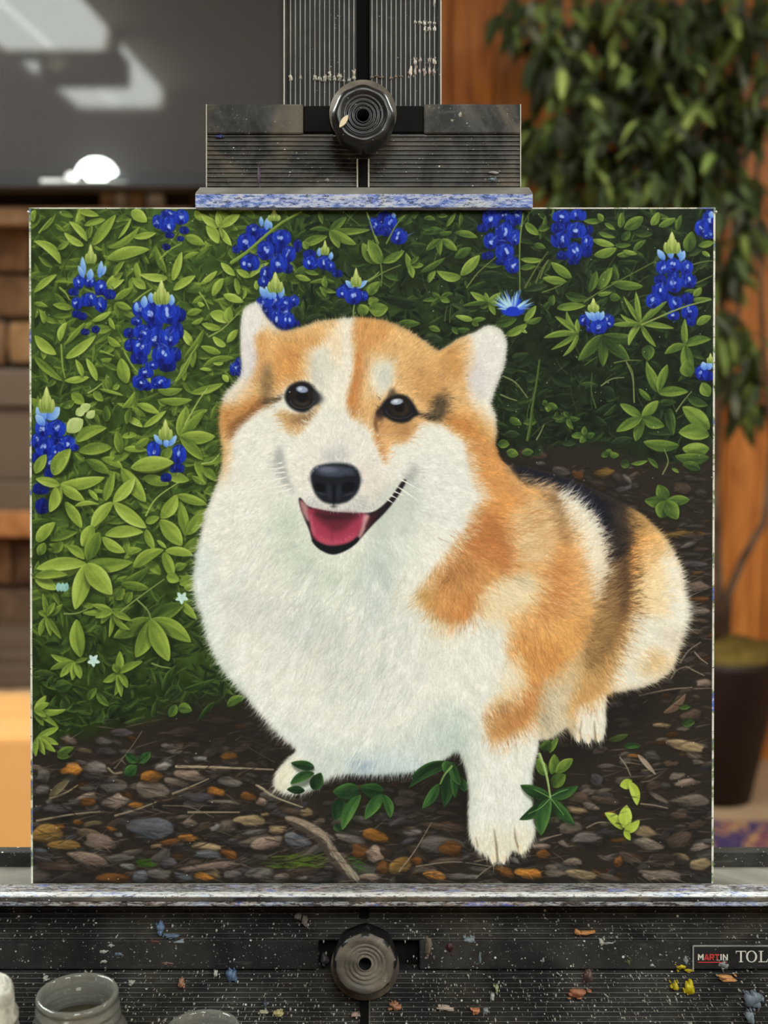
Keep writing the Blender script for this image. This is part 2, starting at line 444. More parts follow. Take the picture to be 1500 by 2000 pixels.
brm = bmesh.new()
for cx, cy, Y in ((1150, 80, 3.4), (1060, 240, 3.4), (1250, 180, 3.36), (1340, 200, 3.3), (1190, 330, 3.38), (1350, 360, 3.34), (1440, 420, 3.4), (1440, 690, 3.4), (1290, 60, 3.4), (1060, 330, 3.4), (1100, 20, 3.4), (1250, 400, 3.4)):
    e = pxp(cx, cy, Y); s_ = min(nodes, key=lambda p: (p - e).length + abs(p.z - e.z + .15) * .5)
    mid = (s_ + e) / 2 + Vector((0, 0, .05))
    bm = bmesh.new(); tube(bm, [s_, mid, e], [.007, .005, .002], 6)
    obj('branch', bm, M_BARK, tree, smooth=True)

def mat_leaf(name, c1, c2):
    m = NT(name); info = m.n('ObjectInfo'); v = m.coord()
    n = m.noise(v, 40, 2); f = m.math('ADD', m.math('MULTIPLY', info.outputs['Random'], .7), m.math('MULTIPLY', n, .3))
    m.color(m.mix(f, c1, c2)).set(Roughness=.45, Specular_IOR_Level=.4)
    m.b.inputs['Subsurface Weight'].default_value = 0
    return m.m
M_LEAF = [mat_leaf('dark_ficus_leaf', sr(60, 75, 44), sr(106, 124, 74)), mat_leaf('bright_ficus_leaf', sr(130, 154, 78), sr(176, 194, 108)), mat_leaf('dull_ficus_leaf', sr(86, 90, 74), sr(136, 138, 114))]
def leaf_mesh(mat, L=.092, W=.031):
    bm = bmesh.new(); N = 6; rows = []
    for i in range(N + 1):
        s = i / N; w = W * .5 * math.sin(math.pi * min(1, s ** .85 + .0)) ** .9 if 0 < i < N else .0008
        d = -.28 * L * s * s
        rows.append([bm.verts.new((q * w, s * L, d + abs(q) * w * .35)) for q in (-1, 0, 1)])
    for a, b in zip(rows[:-1], rows[1:]):
        for k in (0, 1): bm.faces.new((a[k], a[k + 1], b[k + 1], b[k]))
    bmesh.ops.solidify(bm, geom=bm.faces[:], thickness=.0007)
    me = bpy.data.meshes.new('leaf'); bm.normal_update(); bm.to_mesh(me); bm.free(); me.materials.append(mat)
    for p in me.polygons: p.use_smooth = True
    return me
LM = [leaf_mesh(m) for m in M_LEAF]
random.shuffle(clusters)
clusters.sort(key=lambda c: c[2])
rest = [bmesh.new() for _ in range(3)]
inv = Matrix.Identity(4)
for i, (cx, cy, Y) in enumerate(clusters):
    p = atY(cx, cy, Y)
    heading = random.uniform(0, 2 * math.pi); pitch = random.uniform(-1.4, -.2); roll = random.uniform(-.6, .6); sc = random.uniform(.75, 1.25)
    mw = Matrix.Translation(p) @ Euler((0, 0, heading)).to_matrix().to_4x4() @ Euler((pitch, roll, 0)).to_matrix().to_4x4() @ Matrix.Scale(sc, 4)
    k = random.choices((0, 1, 2), (.52, .26, .22))[0]
    if i < 300:
        o = bpy.data.objects.new('leaf', LM[k]); COL.objects.link(o); o.matrix_world = mw; attach(o, tree)
    else:
        n0 = len(rest[k].verts); rest[k].from_mesh(LM[k]); rest[k].verts.ensure_lookup_table()
        bmesh.ops.transform(rest[k], matrix=mw, verts=rest[k].verts[n0:])
me = bpy.data.meshes.new('foliage')
big = bmesh.new()
for k in range(3):
    n0 = len(big.faces); tmp = bpy.data.meshes.new('t'); rest[k].to_mesh(tmp); big.from_mesh(tmp); big.faces.ensure_lookup_table()
    for f in big.faces[n0:]: f.material_index = k; f.smooth = True
    bpy.data.meshes.remove(tmp); rest[k].free()
fo = obj('foliage', big, M_LEAF, tree); fo['kind'] = 'stuff'
# ---------------------------------------------------------------- the easel
def mat_black(name, dots, smear=.5, grey=(.10, .095, .09), dark=(.010, .010, .011), rough=.5, tan=.25, spec=.18):
    m = NT(name); v = m.coord()
    n1 = m.noise(v, 22, 6, .65, .8); n2 = m.noise(m.coord((40, 260, 40)), 1.0, 4, .7); n3 = m.noise(v, 17, 5, .62, 1.0)
    wear = m.math('MULTIPLY', m.ramp(n1, [(.42, (0, 0, 0)), (.75, (1, 1, 1))]), smear)
    c = m.mix(wear, dark, grey)
    c = m.mix(m.math('MULTIPLY', m.ramp(n3, [(.48, (0, 0, 0)), (.72, (1, 1, 1))]), tan), c, sr(122, 110, 94))
    c = m.mix(m.math('MULTIPLY', m.ramp(n2, [(.60, (0, 0, 0)), (.72, (1, 1, 1))]), .25), c, sr(120, 116, 110))
    for sc, r0, r1, sh, col in dots:
        c = m.mix(m.spatter(v, sc, r0, r1, sh), c, col)
    m.color(c)
    rr = m.math('MULTIPLY_ADD', n1, .3); rr.node.inputs[2].default_value = rough - .12
    m.l(rr, m.b.inputs['Roughness']); m.set(Specular_IOR_Level=spec)
    return m.bump(n1, .15, .0008).m

W1, W2, W3 = sr(206, 204, 198), sr(150, 148, 142), sr(98, 118, 138)
FINE = [(520, .10, .34, .16, W2), (300, .08, .24, .10, W1), (900, .15, .40, .10, sr(120, 118, 112))]
LESS = [(700, .12, .32, .05, W2), (330, .06, .18, .03, W1)]
M_MAST = mat_black('worn_black_mast', LESS, .25, tan=.1)
M_CLAMP = mat_black('worn_black_clamp', LESS + [(1500, .1, .3, .05, W2)], 1.0, (.13, .125, .12), (.012, .012, .013), tan=.75)
M_BAR = mat_black('spattered_black_crossbar', FINE, .36, tan=.2)
M_BARS = mat_black('spattered_black_strip', FINE + [(170, .05, .14, .08, W1)], .3, tan=.12)
M_RIDGE = mat_black('scraped_ridge', LESS, .8, (.50, .49, .47), (.20, .20, .20), .4, .3)
M_RIDGE2 = mat_black('scraped_crossbar_ridge', FINE, .8, (.22, .215, .205), (.05, .05, .05), .4, .35)
M_PIT = mat_plain('black_recess', (.004, .004, .004), .7, .1, 20, .1)
M_KNOB = mat_black('black_knob_plastic', LESS, .15, (.05, .05, .05), (.006, .006, .007), .32, .05, .4)
M_KNOBW = mat_black('worn_knob_face', LESS, 1.0, sr(152, 142, 128), sr(78, 72, 66), .45, .4)
M_EDGE = mat_plain('bare_worn_edge', sr(196, 190, 180), .6, .25, 200)

def mat_crusted(name, stops, dens=.5):
    """thick crust of wiped-off oil paint"""
    m = NT(name); v = m.coord((26, 60, 60)); big = m.noise(v, 1.0, 4, .65, .8)
    base = m.ramp(big, stops)
    f = m.noise(m.coord((210, 620, 620)), 1.0, 4, .8); f2 = m.noise(m.coord((90, 600, 600)), 1.0, 3, .7)
    white = m.ramp(m.math('ADD', m.math('MULTIPLY', f, .6), m.math('MULTIPLY', f2, .4)), [(.48, (0, 0, 0)), (.54, (1, 1, 1))])
    c = m.mix(m.math('MULTIPLY', white, dens), base, sr(228, 230, 234))
    dk = m.ramp(f, [(.40, (1, 1, 1)), (.46, (0, 0, 0))])
    c = m.mix(m.math('MULTIPLY', dk, .8), c, sr(44, 40, 44))
    m.color(c).set(Roughness=.6, Specular_IOR_Level=.3)
    return m.bump(f, .9, .0016).m
M_CRUST_T = mat_crusted('blue_paint_crust', [(.30, sr(72, 100, 206)), (.42, sr(150, 170, 222)), (.52, sr(96, 130, 220)), (.62, sr(186, 196, 214)), (.72, sr(110, 140, 216))], .6)
M_CRUST_B = mat_crusted('mixed_paint_crust', [(.28, sr(74, 96, 206)), (.37, sr(150, 160, 190)), (.44, sr(62, 54, 56)), (.53, sr(84, 74, 72)), (.58, sr(150, 130, 118)), (.64, sr(90, 112, 200)), (.72, sr(120, 108, 104))], .5)
M_CRUST_F = mat_crusted('pale_paint_edge', [(.32, sr(120, 144, 222)), (.42, sr(214, 216, 224)), (.56, sr(226, 222, 218)), (.66, sr(196, 190, 196)), (.74, sr(222, 190, 172))], .8)
M_LEDGE = mat_stone('worn_grey_wood', sr(70, 67, 62), sr(112, 108, 101), sr(150, 145, 136))

EZ = thing('easel', 'black paint-spattered studio easel holding the corgi painting', 'easel', (0, .75, 0))
def part(name, bm, mat, parent=None, smooth=False):
    return obj(name, bm, mat, parent or EZ, ME, smooth)

def slab(x0, x1, y0, y1, wf, wb, bev=.0008, face_w=None):
    """box whose front face fills the pixel rectangle at depth wf"""
    a = E(x0, y1, wf); b = E(x1, y0, wf)
    return boxbm((a.x, a.y, wb), (b.x, b.y, wf), bev, 1)

def ribbed(x0, x1, y0, y1, wf, wb, pitch, vertical, rw=2.0, rh=.0011, jit=.4):
    """moulded panel with fine ridges along its length; slot 1 = worn ridge tops"""
    a = E(x0, y1, wf); b = E(x1, y0, wf); bm = bmesh.new()
    lo, hi = (a.x, b.x) if vertical else (a.y, b.y)
    s = (DIST - wf) / DIST * K
    prof = [(lo, wb), (hi, wb), (hi, wf)]; tops = []
    n = int((hi - lo) / (pitch * s)); p = (hi - lo) / n
    for i in range(n - 1, -1, -1):
        c = lo + (i + .5) * p; h = rw * s * .5
        prof += [(c + h * 1.6, wf), (c + h, wf + rh), (c - h, wf + rh), (c - h * 1.6, wf)]
    prof.append((lo, wf))
    r0, r1 = [], []
    t0, t1 = (a.y, b.y) if vertical else (a.x, b.x)
    for q, w in prof:
        r0.append(bm.verts.new((q, t0, w) if vertical else (t0, q, w))); r1.append(bm.verts.new((q, t1, w) if vertical else (t1, q, w)))
    m = len(prof)
    for i in range(m):
        f = bm.faces.new((r0[i], r0[(i + 1) % m], r1[(i + 1) % m], r1[i]))
        j = (i + 1) % m
        if abs(prof[i][1] - wf - rh) < 1e-7 and abs(prof[j][1] - wf - rh) < 1e-7: f.material_index = 1
    bm.faces.new(r0[::-1]); bm.faces.new(r1)
    bmesh.ops.recalc_face_normals(bm, faces=bm.faces[:])
    return bm

# mast: two ribbed boards with a slot between them, running down behind the canvas
WM = -.024
for x0, x1 in ((563, 696), (722, 853)):
    part('mast_board', ribbed(x0, x1, -140, 2700, WM, WM - .02, 9.2, True), [M_MAST, M_RIDGE])
for x0, x1 in ((554, 563), (853, 862)):
    part('mast_edge', slab(x0, x1, -140, 2700, WM + .0015, WM - .03), M_MAST)
    xe = 555 if x0 < 600 else 861
    part('worn_corner', slab(xe - 1.2, xe + 1.2, -140, 300, WM + .0019, WM - .004, .0002), M_EDGE)
part('mast_back', slab(560, 856, -140, 2700, WM - .022, WM - .04), M_PIT)
part('slot_dark_backing', slab(690, 728, -140, 2700, WM - .014, WM - .022), M_PIT)  # dark sheet added to stand for the dark seen through the slot

# canvas clamp
WC = -.004
cl = part('canvas_clamp', ribbed(402, 1017, 262, 368, WC - .002, WC - .019, 8.2, False, 1.8), [M_CLAMP, M_RIDGE2])
part('clamp_back', slab(404, 1015, 206, 264, WC - .012, WC - .019), M_PIT, cl)
part('clamp_strip', slab(402, 592, 203, 261, WC, WC - .019), M_CLAMP, cl)
part('clamp_strip', slab(828, 1018, 203, 261, WC, WC - .019), M_CLAMP, cl)
part('clamp_strip', slab(592, 828, 206, 259, WC - .001, WC - .015), M_PIT, cl)
part('clamp_groove', slab(700, 718, 312, 366, WC - .0002, WC - .004, .0002), M_PIT, cl)
for xx in (698, 720):
    part('groove_rim', slab(xx - 1.5, xx + 1.5, 310, 366, WC + .0004, WC - .003, .0002), M_EDGE, cl)
for xx in (403, 1017):
    part('worn_corner', slab(xx - .8, xx + .8, 203, 366, WC + .0004, WC - .004, .0002), M_EDGE, cl)
WCf = .011
tb, bb = E(0, 366, -.002), E(0, 405, WCf)
c0 = E(0, 374, WCf)
a, b = E(381.5, 400, WCf), E(1040.5, 400, WCf)
prof = [(tb.y, -.019), (tb.y, -.002), (c0.y, WCf - .002), (c0.y - .0015, WCf), (bb.y, WCf), (bb.y, .0015), (E(0, 404, 0).y, -.019)]
bm = prism([(p, q) for p, q in prof], a.x, b.x, 0)
for v in bm.verts:
    if v.co.z < WCf - .004: v.co.x *= .992
for f in bm.faces:
    f.normal_update()
    f.material_index = 1 if (f.normal.z > .9 or f.normal.y < -.9) else 0
part('cleat', bm, [M_LEDGE, M_CRUST_T], cl)

def knob(cx, cy, r, w0, mats, name='knob'):
    """lobed clamping knob with concentric rings round a bolt hole"""
    s = (DIST - w0 - .03) / DIST * K
    R = r * s
    kn = lathe([(.0001, 0), (R * .55, 0), (R * .55, .008), (R * .9, .010), (R, .014), (R, .024), (R * .965, .029), (R * .88, .0315), (R * .70, .031), (R * .66, .0300), (R * .6399, .0300), (R * .60, .0312), (R * .56, .0294), (R * .50, .0294), (R * .47, .0308), (R * .43, .0290), (R * .37, .0290), (R * .345, .0302), (R * .31, .0284), (R * .25, .0284), (R * .235, .0292), (R * .20, .0292), (R * .19, .018), (.0001, .018)], 96, None, 8, .022, 3, 7)
    for f in kn.faces:
        c = f.calc_center_median(); rr = math.hypot(c.x, c.y) / R
        f.material_index = 2 if rr < .2 and c.z > .005 else (1 if .2 < rr < .93 and c.z > .02 else 0)
    o = obj(name, kn, mats, EZ, ME @ Matrix.Translation(E(cx, cy, w0 + .03) + Vector((0, 0, -.03))), True)
    wsh = lathe([(.0001, 0), (R * 1.12, 0), (R * 1.12, .0015), (.0001, .0016)], 48)
    obj('washer', wsh, M_KNOBW, o, ME @ Matrix.Translation(Vector((E(cx, cy, w0).x, E(cx, cy, w0).y, w0 + .001))), True)
    return o
k1 = knob(709, 224, 61, -.004, [M_KNOB, M_KNOB, M_PIT])
k2 = knob(713, 1884, 62, .003, [M_KNOB, M_KNOBW, M_PIT])

def leafchip(cx, cy, L, W, ang, w, m, parent, name='paint_chip'):
    s = K * (DIST - w) / DIST; bm = bmesh.new(); N = 10; lo, hi = [], []
    for i in range(N + 1):
        t = i / N; q = W * .5 * s * math.sin(math.pi * t) ** .8
        lo.append(bm.verts.new((t * L * s, -q, 0))); hi.append(bm.verts.new((t * L * s, q, 0)))
    bmesh.ops.contextual_create(bm, geom=lo + hi[::-1]) if False else bm.faces.new([*lo[1:-1], lo[-1], *hi[1:-1][::-1], lo[0]])
    for v in (hi[0], hi[-1]): bm.verts.remove(v)
    r = bmesh.ops.extrude_face_region(bm, geom=bm.faces[:])
    bmesh.ops.translate(bm, verts=[e for e in r['geom'] if isinstance(e, bmesh.types.BMVert)], vec=(0, 0, .0012))
    bmesh.ops.recalc_face_normals(bm, faces=bm.faces[:])
    return obj(name, bm, m, parent, ME @ Matrix.Translation(E(cx, cy, w)) @ Matrix.Rotation(ang, 4, 'Z'))
M_CHIP = mat_plain('cream_paint', sr(214, 200, 170), .5, .2, 300)
leafchip(663, 250, 30, 11, math.radians(55), .0275, M_CHIP, k1)

# ledge the canvas stands on
vl = -(1727 - 1000) * K
wl0, wl1 = -.036, .0245
ax, bx_ = -.42, .42
led = part('canvas_ledge', boxbm((ax, vl - .006, wl0), (bx_, vl, .001), .0005, 1), M_LEDGE)
part('painted_lip', boxbm((ax, vl - .006, .0012), (bx_, vl + .0004, wl1 - .001), .0008, 1), M_CRUST_B, led)
part('lip_edge', boxbm((ax, vl - .004, wl1 - .0075), (bx_, vl + .0009, wl1 - .0012), .0006, 1), M_CRUST_F, led)
part('lip_front', boxbm((ax, vl - .0026, wl1 - .0008), (bx_, vl - .0002, wl1), .0003, 1), M_CLAMP, led)
part('back_fence', boxbm((ax, vl - .004, wl0 - .012), (bx_, vl + .0093, wl0 - .0003), .0006, 1), M_BARS, led)

# crossbar under the ledge
WB = -.002
bar = part('crossbar', ribbed(-620, 2120, 1768, 1836, WB - .002, WB - .02, 9.0, False, 1.6), [M_BAR, M_RIDGE2])
part('crossbar_lower', ribbed(-620, 2120, 1895, 2064, WB - .002, WB - .02, 9.0, False, 1.8), [M_BAR, M_RIDGE2])
part('crossbar_back', boxbm((E(-620, 0).x, E(0, 2062, WB).y, WB - .032), (E(2120, 0).x, vl - .0065, WB - .0202)), M_PIT)
part('strip', slab(-620, 622, 1836.5, 1894, WB + .0008, WB - .02), M_BARS, bar)
part('strip', slab(819, 2120, 1836.5, 1894, WB + .0008, WB - .02), M_BARS, bar)
part('strip_gap', slab(622.5, 818.5, 1838, 1893, WB - .012, WB - .02), M_PIT, bar)
part('bolt_slot', slab(703, 721, 1768, 1794, WB + .0001, WB - .006, .0002), M_PIT, bar)
part('bolt_slot', slab(703, 720, 1940, 2040, WB + .0001, WB - .006, .0002), M_PIT, bar)
part('slot_rim', slab(720, 723, 1942, 2040, WB + .0007, WB - .004, .0002), M_RIDGE2, bar)
part('clamp_plate', slab(628, 672, 1842, 1890, WB - .0002, WB - .012, .002), M_KNOBW, bar) if False else None

# maker's label
WL = WB + .0008
M_LABEL = mat_black('black_label', LESS, .25, tan=.05)
lab = part('label_plate', slab(1354, 1800, 1849, 1893, WL + .0012, WL - .001, .0005), M_LABEL)
part('label_rim', slab(1354, 1800, 1847, 1849.5, WL + .0014, WL, .0002), M_RIDGE, lab)
part('label_rim', slab(1352.5, 1355.5, 1848, 1896, WL + .0014, WL, .0002), M_RIDGE, lab)
M_LETW = mat_plain('white_lettering', sr(206, 202, 194), .5, .1, 300)
M_LETR = mat_plain('red_lettering', sr(186, 60, 56), .5, .1, 300)
def poly_letter(polys, m, x0, y0, sx, sy, w):
    bm = bmesh.new(); s = K * (DIST - w) / DIST
    for poly in polys:
        vs_ = [bm.verts.new(E(x0 + p * sx, y0 - q * sy, w)) for p, q in poly]
        bm.faces.new(vs_)
    r = bmesh.ops.extrude_face_region(bm, geom=bm.faces[:])
    bmesh.ops.translate(bm, verts=[e for e in r['geom'] if isinstance(e, bmesh.types.BMVert)], vec=(0, 0, .0003))
    bmesh.ops.recalc_face_normals(bm, faces=bm.faces[:])
    return part('letter', bm, m, lab)
def R_(a, b, c, d): return [(a, b), (c, b), (c, d), (a, d)]
BOLD = {'M': [R_(0, 0, .22, 1), R_(.78, 0, 1, 1), [(.22, 1), (.22, .62), (.5, .22), (.5, .6)], [(.78, 1), (.5, .6), (.5, .22), (.78, .62)]],
        'A': [[(0, 0), (.26, 0), (.52, 1), (.34, 1)], [(.74, 0), (1, 0), (.66, 1), (.48, 1)], R_(.28, .2, .72, .38)],
        'R': [R_(0, 0, .26, 1), R_(.26, .82, .8, 1), R_(.26, .38, .8, .56), R_(.74, .46, .96, .92), [(.4, .4), (.62, .4), (1, 0), (.74, 0)]],
        'T': [R_(0, .8, 1, 1), R_(.37, 0, .63, .8)], 'I': [R_(.25, 0, .75, 1)],
        'N': [R_(0, 0, .24, 1), R_(.76, 0, 1, 1), [(.24, 1), (.24, .66), (.76, 0), (.76, .34)]]}
x = 1363.0
for ch, wd_, m in (('M', 11, M_LETW), ('A', 10, M_LETR), ('R', 9.5, M_LETR), ('T', 9, M_LETR), ('I', 5, M_LETW), ('N', 10, M_LETW)):
    poly_letter(BOLD[ch], m, x, 1875, wd_, 11.5, WL + .0012); x += wd_ + .8
poly_letter([R_(0, 0, 1, 1)], M_LETR, 1363, 1880, 57, 1.6, WL + .0012)
# serif capitals
H = 22.0
poly_letter([R_(0, .93, 1, 1), R_(.42, .05, .58, .93), R_(.30, 0, .70, .05), [(0, .93), (.07, .93), (.02, .74), (0, .74)], [(1, .93), (1, .74), (.98, .74), (.93, .93)]], M_LETW, 1437, 1879, 20, H, WL + .0012)
ring = []
N = 28
for i in range(N):
    a, b = 2 * math.pi * i / N, 2 * math.pi * (i + 1) / N
    f = lambda t, rx, ry: (.5 + rx * math.cos(t), .5 + ry * math.sin(t))
    ring.append([f(a, .5, .52), f(b, .5, .52), f(b, .33, .46), f(a, .33, .46)])
poly_letter(ring, M_LETW, 1457, 1879, 21.5, H, WL + .0012)
poly_letter([R_(.18, .05, .36, .95), R_(.02, 0, .9, .06), R_(.02, .95, .52, 1), [(.9, 0), (1, .3), (.96, .3), (.82, .06)]], M_LETW, 1481, 1879, 19, H, WL + .0012)

# dabs of dried paint, one by one
def dab(x, y, rx, ry, col, ang=0.0, w=WB + .0008, parent=bar, seed=0):
    rnd = random.Random(int(x * 7 + y * 13) + seed); s = K * (DIST - w) / DIST
    bm = bmesh.new(); col = tuple(int(q * .86) for q in col)
    blobs = [(0, 0, 1.0)]
    if rx > 3.8 or ry > 3.8:
        blobs = [(rnd.uniform(-.4, .4), rnd.uniform(-.4, .4), rnd.uniform(.45, .7)) for _ in range(4)] + [(rnd.uniform(-1, 1), rnd.uniform(-1, 1), rnd.uniform(.12, .28)) for _ in range(5)]
    for kx, ky, kr in blobs:
        n = 16; top = []; bot = []; ph = rnd.uniform(0, 6)
        for i in range(n):
            a = 2 * math.pi * i / n; q = kr * (1 + .22 * math.sin(3 * a + ph) + rnd.uniform(-.16, .16))
            px, py = rx * (kx + q * math.cos(a)), ry * (ky + q * math.sin(a))
            bot.append(bm.verts.new((px * s, py * s, -.003))); top.append(bm.verts.new((rx * s * (kx + .82 * q * math.cos(a)), ry * s * (ky + .82 * q * math.sin(a)), .0003 + .0002 * kr)))
        for i in range(n):
            bm.faces.new((bot[i], bot[(i + 1) % n], top[(i + 1) % n], top[i]))
        bm.faces.new(top)
    key = 'dab_%02x%02x%02x' % col
    m = bpy.data.materials.get(key) or mat_plain(key, sr(*col), .5, .22, 500, .4)
    return obj('paint_dab', bm, m, parent, ME @ Matrix.Translation(E(x, y, w)), True)
for r in ((312,1816,8,13,(112,140,176)),(334,1830,16,5,(104,120,146)),(350,1839,14,3,(150,160,172)),(302,1839,8,3,(112,62,54)),(202,1858,10,4,(196,194,186)),(216,1845,7,5,(170,172,170)),(230,1866,10,6,(104,118,136)),(202,1878,7,3,(196,194,186)),
          (355,1920,8,13,(176,128,104)),(452,1908,10,16,(96,118,152)),(421,1903,4,6,(206,204,198)),(256,1922,6,4,(186,184,176)),(88,1913,5,5,(190,188,182)),(326,1882,14,5,(108,86,76)),(592,1800,8,10,(136,126,118)),(518,1962,4,8,(84,96,110)),
          (543,1981,10,6,(206,196,140)),(515,1978,10,3,(190,186,160)),(772,1966,12,8,(168,116,88)),(870,1970,18,4,(190,170,158)),(930,1976,9,7,(212,140,104)),(950,1976,6,6,(150,156,160)),(962,1948,5,8,(176,182,176)),(970,1932,5,7,(186,190,150)),
          (918,1835,12,7,(140,150,156)),(937,1870,4,14,(110,124,132)),(1146,1824,20,4,(206,142,84)),(1128,1822,6,5,(216,152,90)),(1175,1842,6,9,(196,192,186)),(1186,1842,14,2.5,(170,168,164)),(1132,1942,22,9,(176,112,84)),(1146,1910,12,16,(96,74,68)),
          (1330,1890,12,7,(212,190,34)),(1345,1896,12,3,(200,180,40)),(1318,1928,9,11,(206,188,38)),(1346,1930,11,14,(212,194,30)),(1424,1912,20,6,(216,154,96)),(1472,1955,18,20,(120,132,146)),(1465,1985,10,18,(130,140,150)),(1412,1884,14,10,(146,148,150)),
          (1340,1876,7,9,(134,140,142)),(1274,1884,5,4,(190,190,184)),(1226,1880,6,9,(92,96,62)),(1062,1874,4,6,(150,152,150)),(632,1872,12,14,(70,66,68)),(838,1852,10,20,(120,108,92)),(877,1852,9,14,(70,32,34)),(580,1790,7,5,(150,146,140)),(694,1984,10,5,(206,176,168))):
    x_, y_, rx_, ry_, c_ = r
    dab(x_, y_, rx_, ry_, c_, w=(WL + .0012 if 1356 < x_ < 1800 and 1848 < y_ < 1893 else WB + .0009), parent=lab if 1356 < x_ < 1800 and 1848 < y_ < 1893 else bar)
cdab = lambda *a, **k: dab(*a, w=k.get('w', WC + .0002), parent=cl)
for r in ((898,224,4,7,(176,172,160)),(884,236,5,3,(160,156,146)),(505,340,4,26,(104,84,108)),(962,350,8,4,(140,160,170)),(965,337,12,3,(170,172,172)),(428,266,9,3,(70,80,150)),(640,352,7,3,(170,168,164))):
    cdab(*r, w=WC + .0002 if r[1] < 262 else WC - .0006)
def smear(x0, x1, y, h, col, dens=.8):
    """paint dragged across the mast: it only caught on the ridge tops"""
    for a, b in ((563, 696), (722, 853)):
        n = int((b - a) / 9.2); p = (b - a) / n
        for i in range(n):
            x = a + (i + .5) * p
            if x0 <= x <= x1 and random.random() < dens:
                fq = random.choice((.95, 1.05, 1.15)); c = tuple(max(0, min(255, int(q * fq))) for q in col)
                dab(x, y + random.uniform(-2, 2), random.uniform(2.6, 4.6), h * random.uniform(.6, 1.3), c, w=WM + .0013, parent=EZ)
smear(564, 694, 150, 5, (196, 188, 178)); smear(610, 694, 156, 4, (178, 178, 172)); smear(640, 694, 146, 6, (210, 200, 188))
smear(724, 800, 150, 3, (150, 132, 112), .7); smear(800, 853, 140, 9, (222, 206, 200), 1); smear(790, 850, 118, 6, (206, 196, 190)); smear(808, 853, 44, 4, (214, 212, 206), .9); smear(828, 853, 56, 5, (214, 212, 206), .9)
smear(608, 624, 92, 8, (150, 150, 150), .6); smear(840, 858, 4, 9, (226, 222, 218), 1)

# fine spatter standing proud of the crossbar
bm = bmesh.new(); rnd = random.Random(5)
for i in range(1500):
    x = rnd.uniform(-20, 1510); y = 1790 + 215 * rnd.random() ** .8; r = rnd.choice((.7, .8, 1.0, 1.2, 1.6, 2.2)) * rnd.uniform(.7, 1.2)
    if x < 300 and rnd.random() < .5: continue
    if 640 < x < 790 and 1800 < y < 1960: continue
    c = E(x, y, WB + .0011); s = K; st = rnd.uniform(.8, 1.6)
    ring_ = [bm.verts.new(c + Vector((r * s * math.cos(a), r * s * st * math.sin(a), -.0032))) for a in [k * math.pi / 3 for k in range(6)]]
    tp = bm.verts.new(c + Vector((0, 0, .0003)))
    for k in range(6): bm.faces.new((ring_[k], ring_[(k + 1) % 6], tp))
so = part('paint_spatter', bm, mat_plain('pale_paint_specks', sr(188, 186, 178), .5, .3, 400)); so['kind'] = 'stuff'

# lower frame of the easel, out of the picture: uprights to the floor and the tray that carries the jars
def wpart(name, bm, m): return obj(name, bm, m, EZ)
zt_ = .92
wpart('tray', boxbm((-.42, .50, zt_ - .014), (.42, .80, zt_), .003, 1), M_BAR)
wpart('tray_rim', boxbm((-.42, .488, zt_ - .014), (.42, .50, zt_ + .02), .002, 1), M_BAR)
wpart('foot', boxbm((-.34, .55, 0), (-.26, 1.55, .07), .006), M_MAST)
wpart('foot', boxbm((.26, .55, 0), (.34, 1.55, .07), .006), M_MAST)
wpart('foot_rail', boxbm((-.26, .78, .0), (.26, .86, .06), .006), M_MAST)
for xx in (-.30, .30):
    wpart('upright', boxbm((xx - .03, .80, .07), (xx + .03, .85, zt_ + .02), .004), M_MAST)
wpart('upright_rail', boxbm((-.27, .80, zt_ - .07), (.27, .85, zt_ - .014), .004), M_MAST)
wpart('mast_foot', boxbm((-.06, .70, .06), (.04, .82, .62), .006), M_MAST)
# ---------------------------------------------------------------- the oil painting
# The picture on the canvas is painted here stroke by stroke (numpy), in a frame of
# 1 unit = 1 photo pixel at the canvas; PX0, PY0 is the canvas' upper left corner.
PX0, PY0, PW, PH = 62, 405, 1330, 1322
rng = np.random.default_rng(7)
CV = np.zeros((PH, PW, 3), np.float32)
GX, GY = np.meshgrid(np.arange(PW, dtype=np.float32) + PX0 + .5, np.arange(PH, dtype=np.float32) + PY0 + .5)

def C(r, g, b):
    return np.array((r, g, b), np.float32) / 255.0

def box(x0, y0, x1, y1, pad=2):
    a = max(0, int(x0 - pad - PX0)); b = min(PW, int(x1 + pad - PX0) + 2)
    c = max(0, int(y0 - pad - PY0)); d = min(PH, int(y1 + pad - PY0) + 2)
    return (None if a >= b or c >= d else (slice(c, d), slice(a, b)))

def put(sl, a, col):
    s = CV[sl]
    s += a[..., None] * (col - s)

def smooth_loop(pts, n=5):
    p = np.asarray(pts, np.float32)
    p0, p2, p3 = np.roll(p, 1, 0), np.roll(p, -1, 0), np.roll(p, -2, 0)
    out = []
    for t in np.arange(n) / n:
        out.append(.5 * (2 * p + (p2 - p0) * t + (2 * p0 - 5 * p + 4 * p2 - p3) * t * t + (3 * p - p0 - 3 * p2 + p3) * t ** 3))
    return np.stack(out, 1).reshape(-1, 2)

def blur1(m, r):
    for ax in (0, 1):
        for _ in range(2):
            k = int(max(1, round(r)))
            pad = [(0, 0), (0, 0)]; pad[ax] = (k + 1, k)
            c = np.cumsum(np.pad(m, pad, mode='edge'), axis=ax, dtype=np.float64)
            n = m.shape[ax]
            hi = np.take(c, np.arange(2 * k + 1, 2 * k + 1 + n), axis=ax); lo = np.take(c, np.arange(0, n), axis=ax)
            m = ((hi - lo) / (2 * k + 1)).astype(np.float32)
    return m

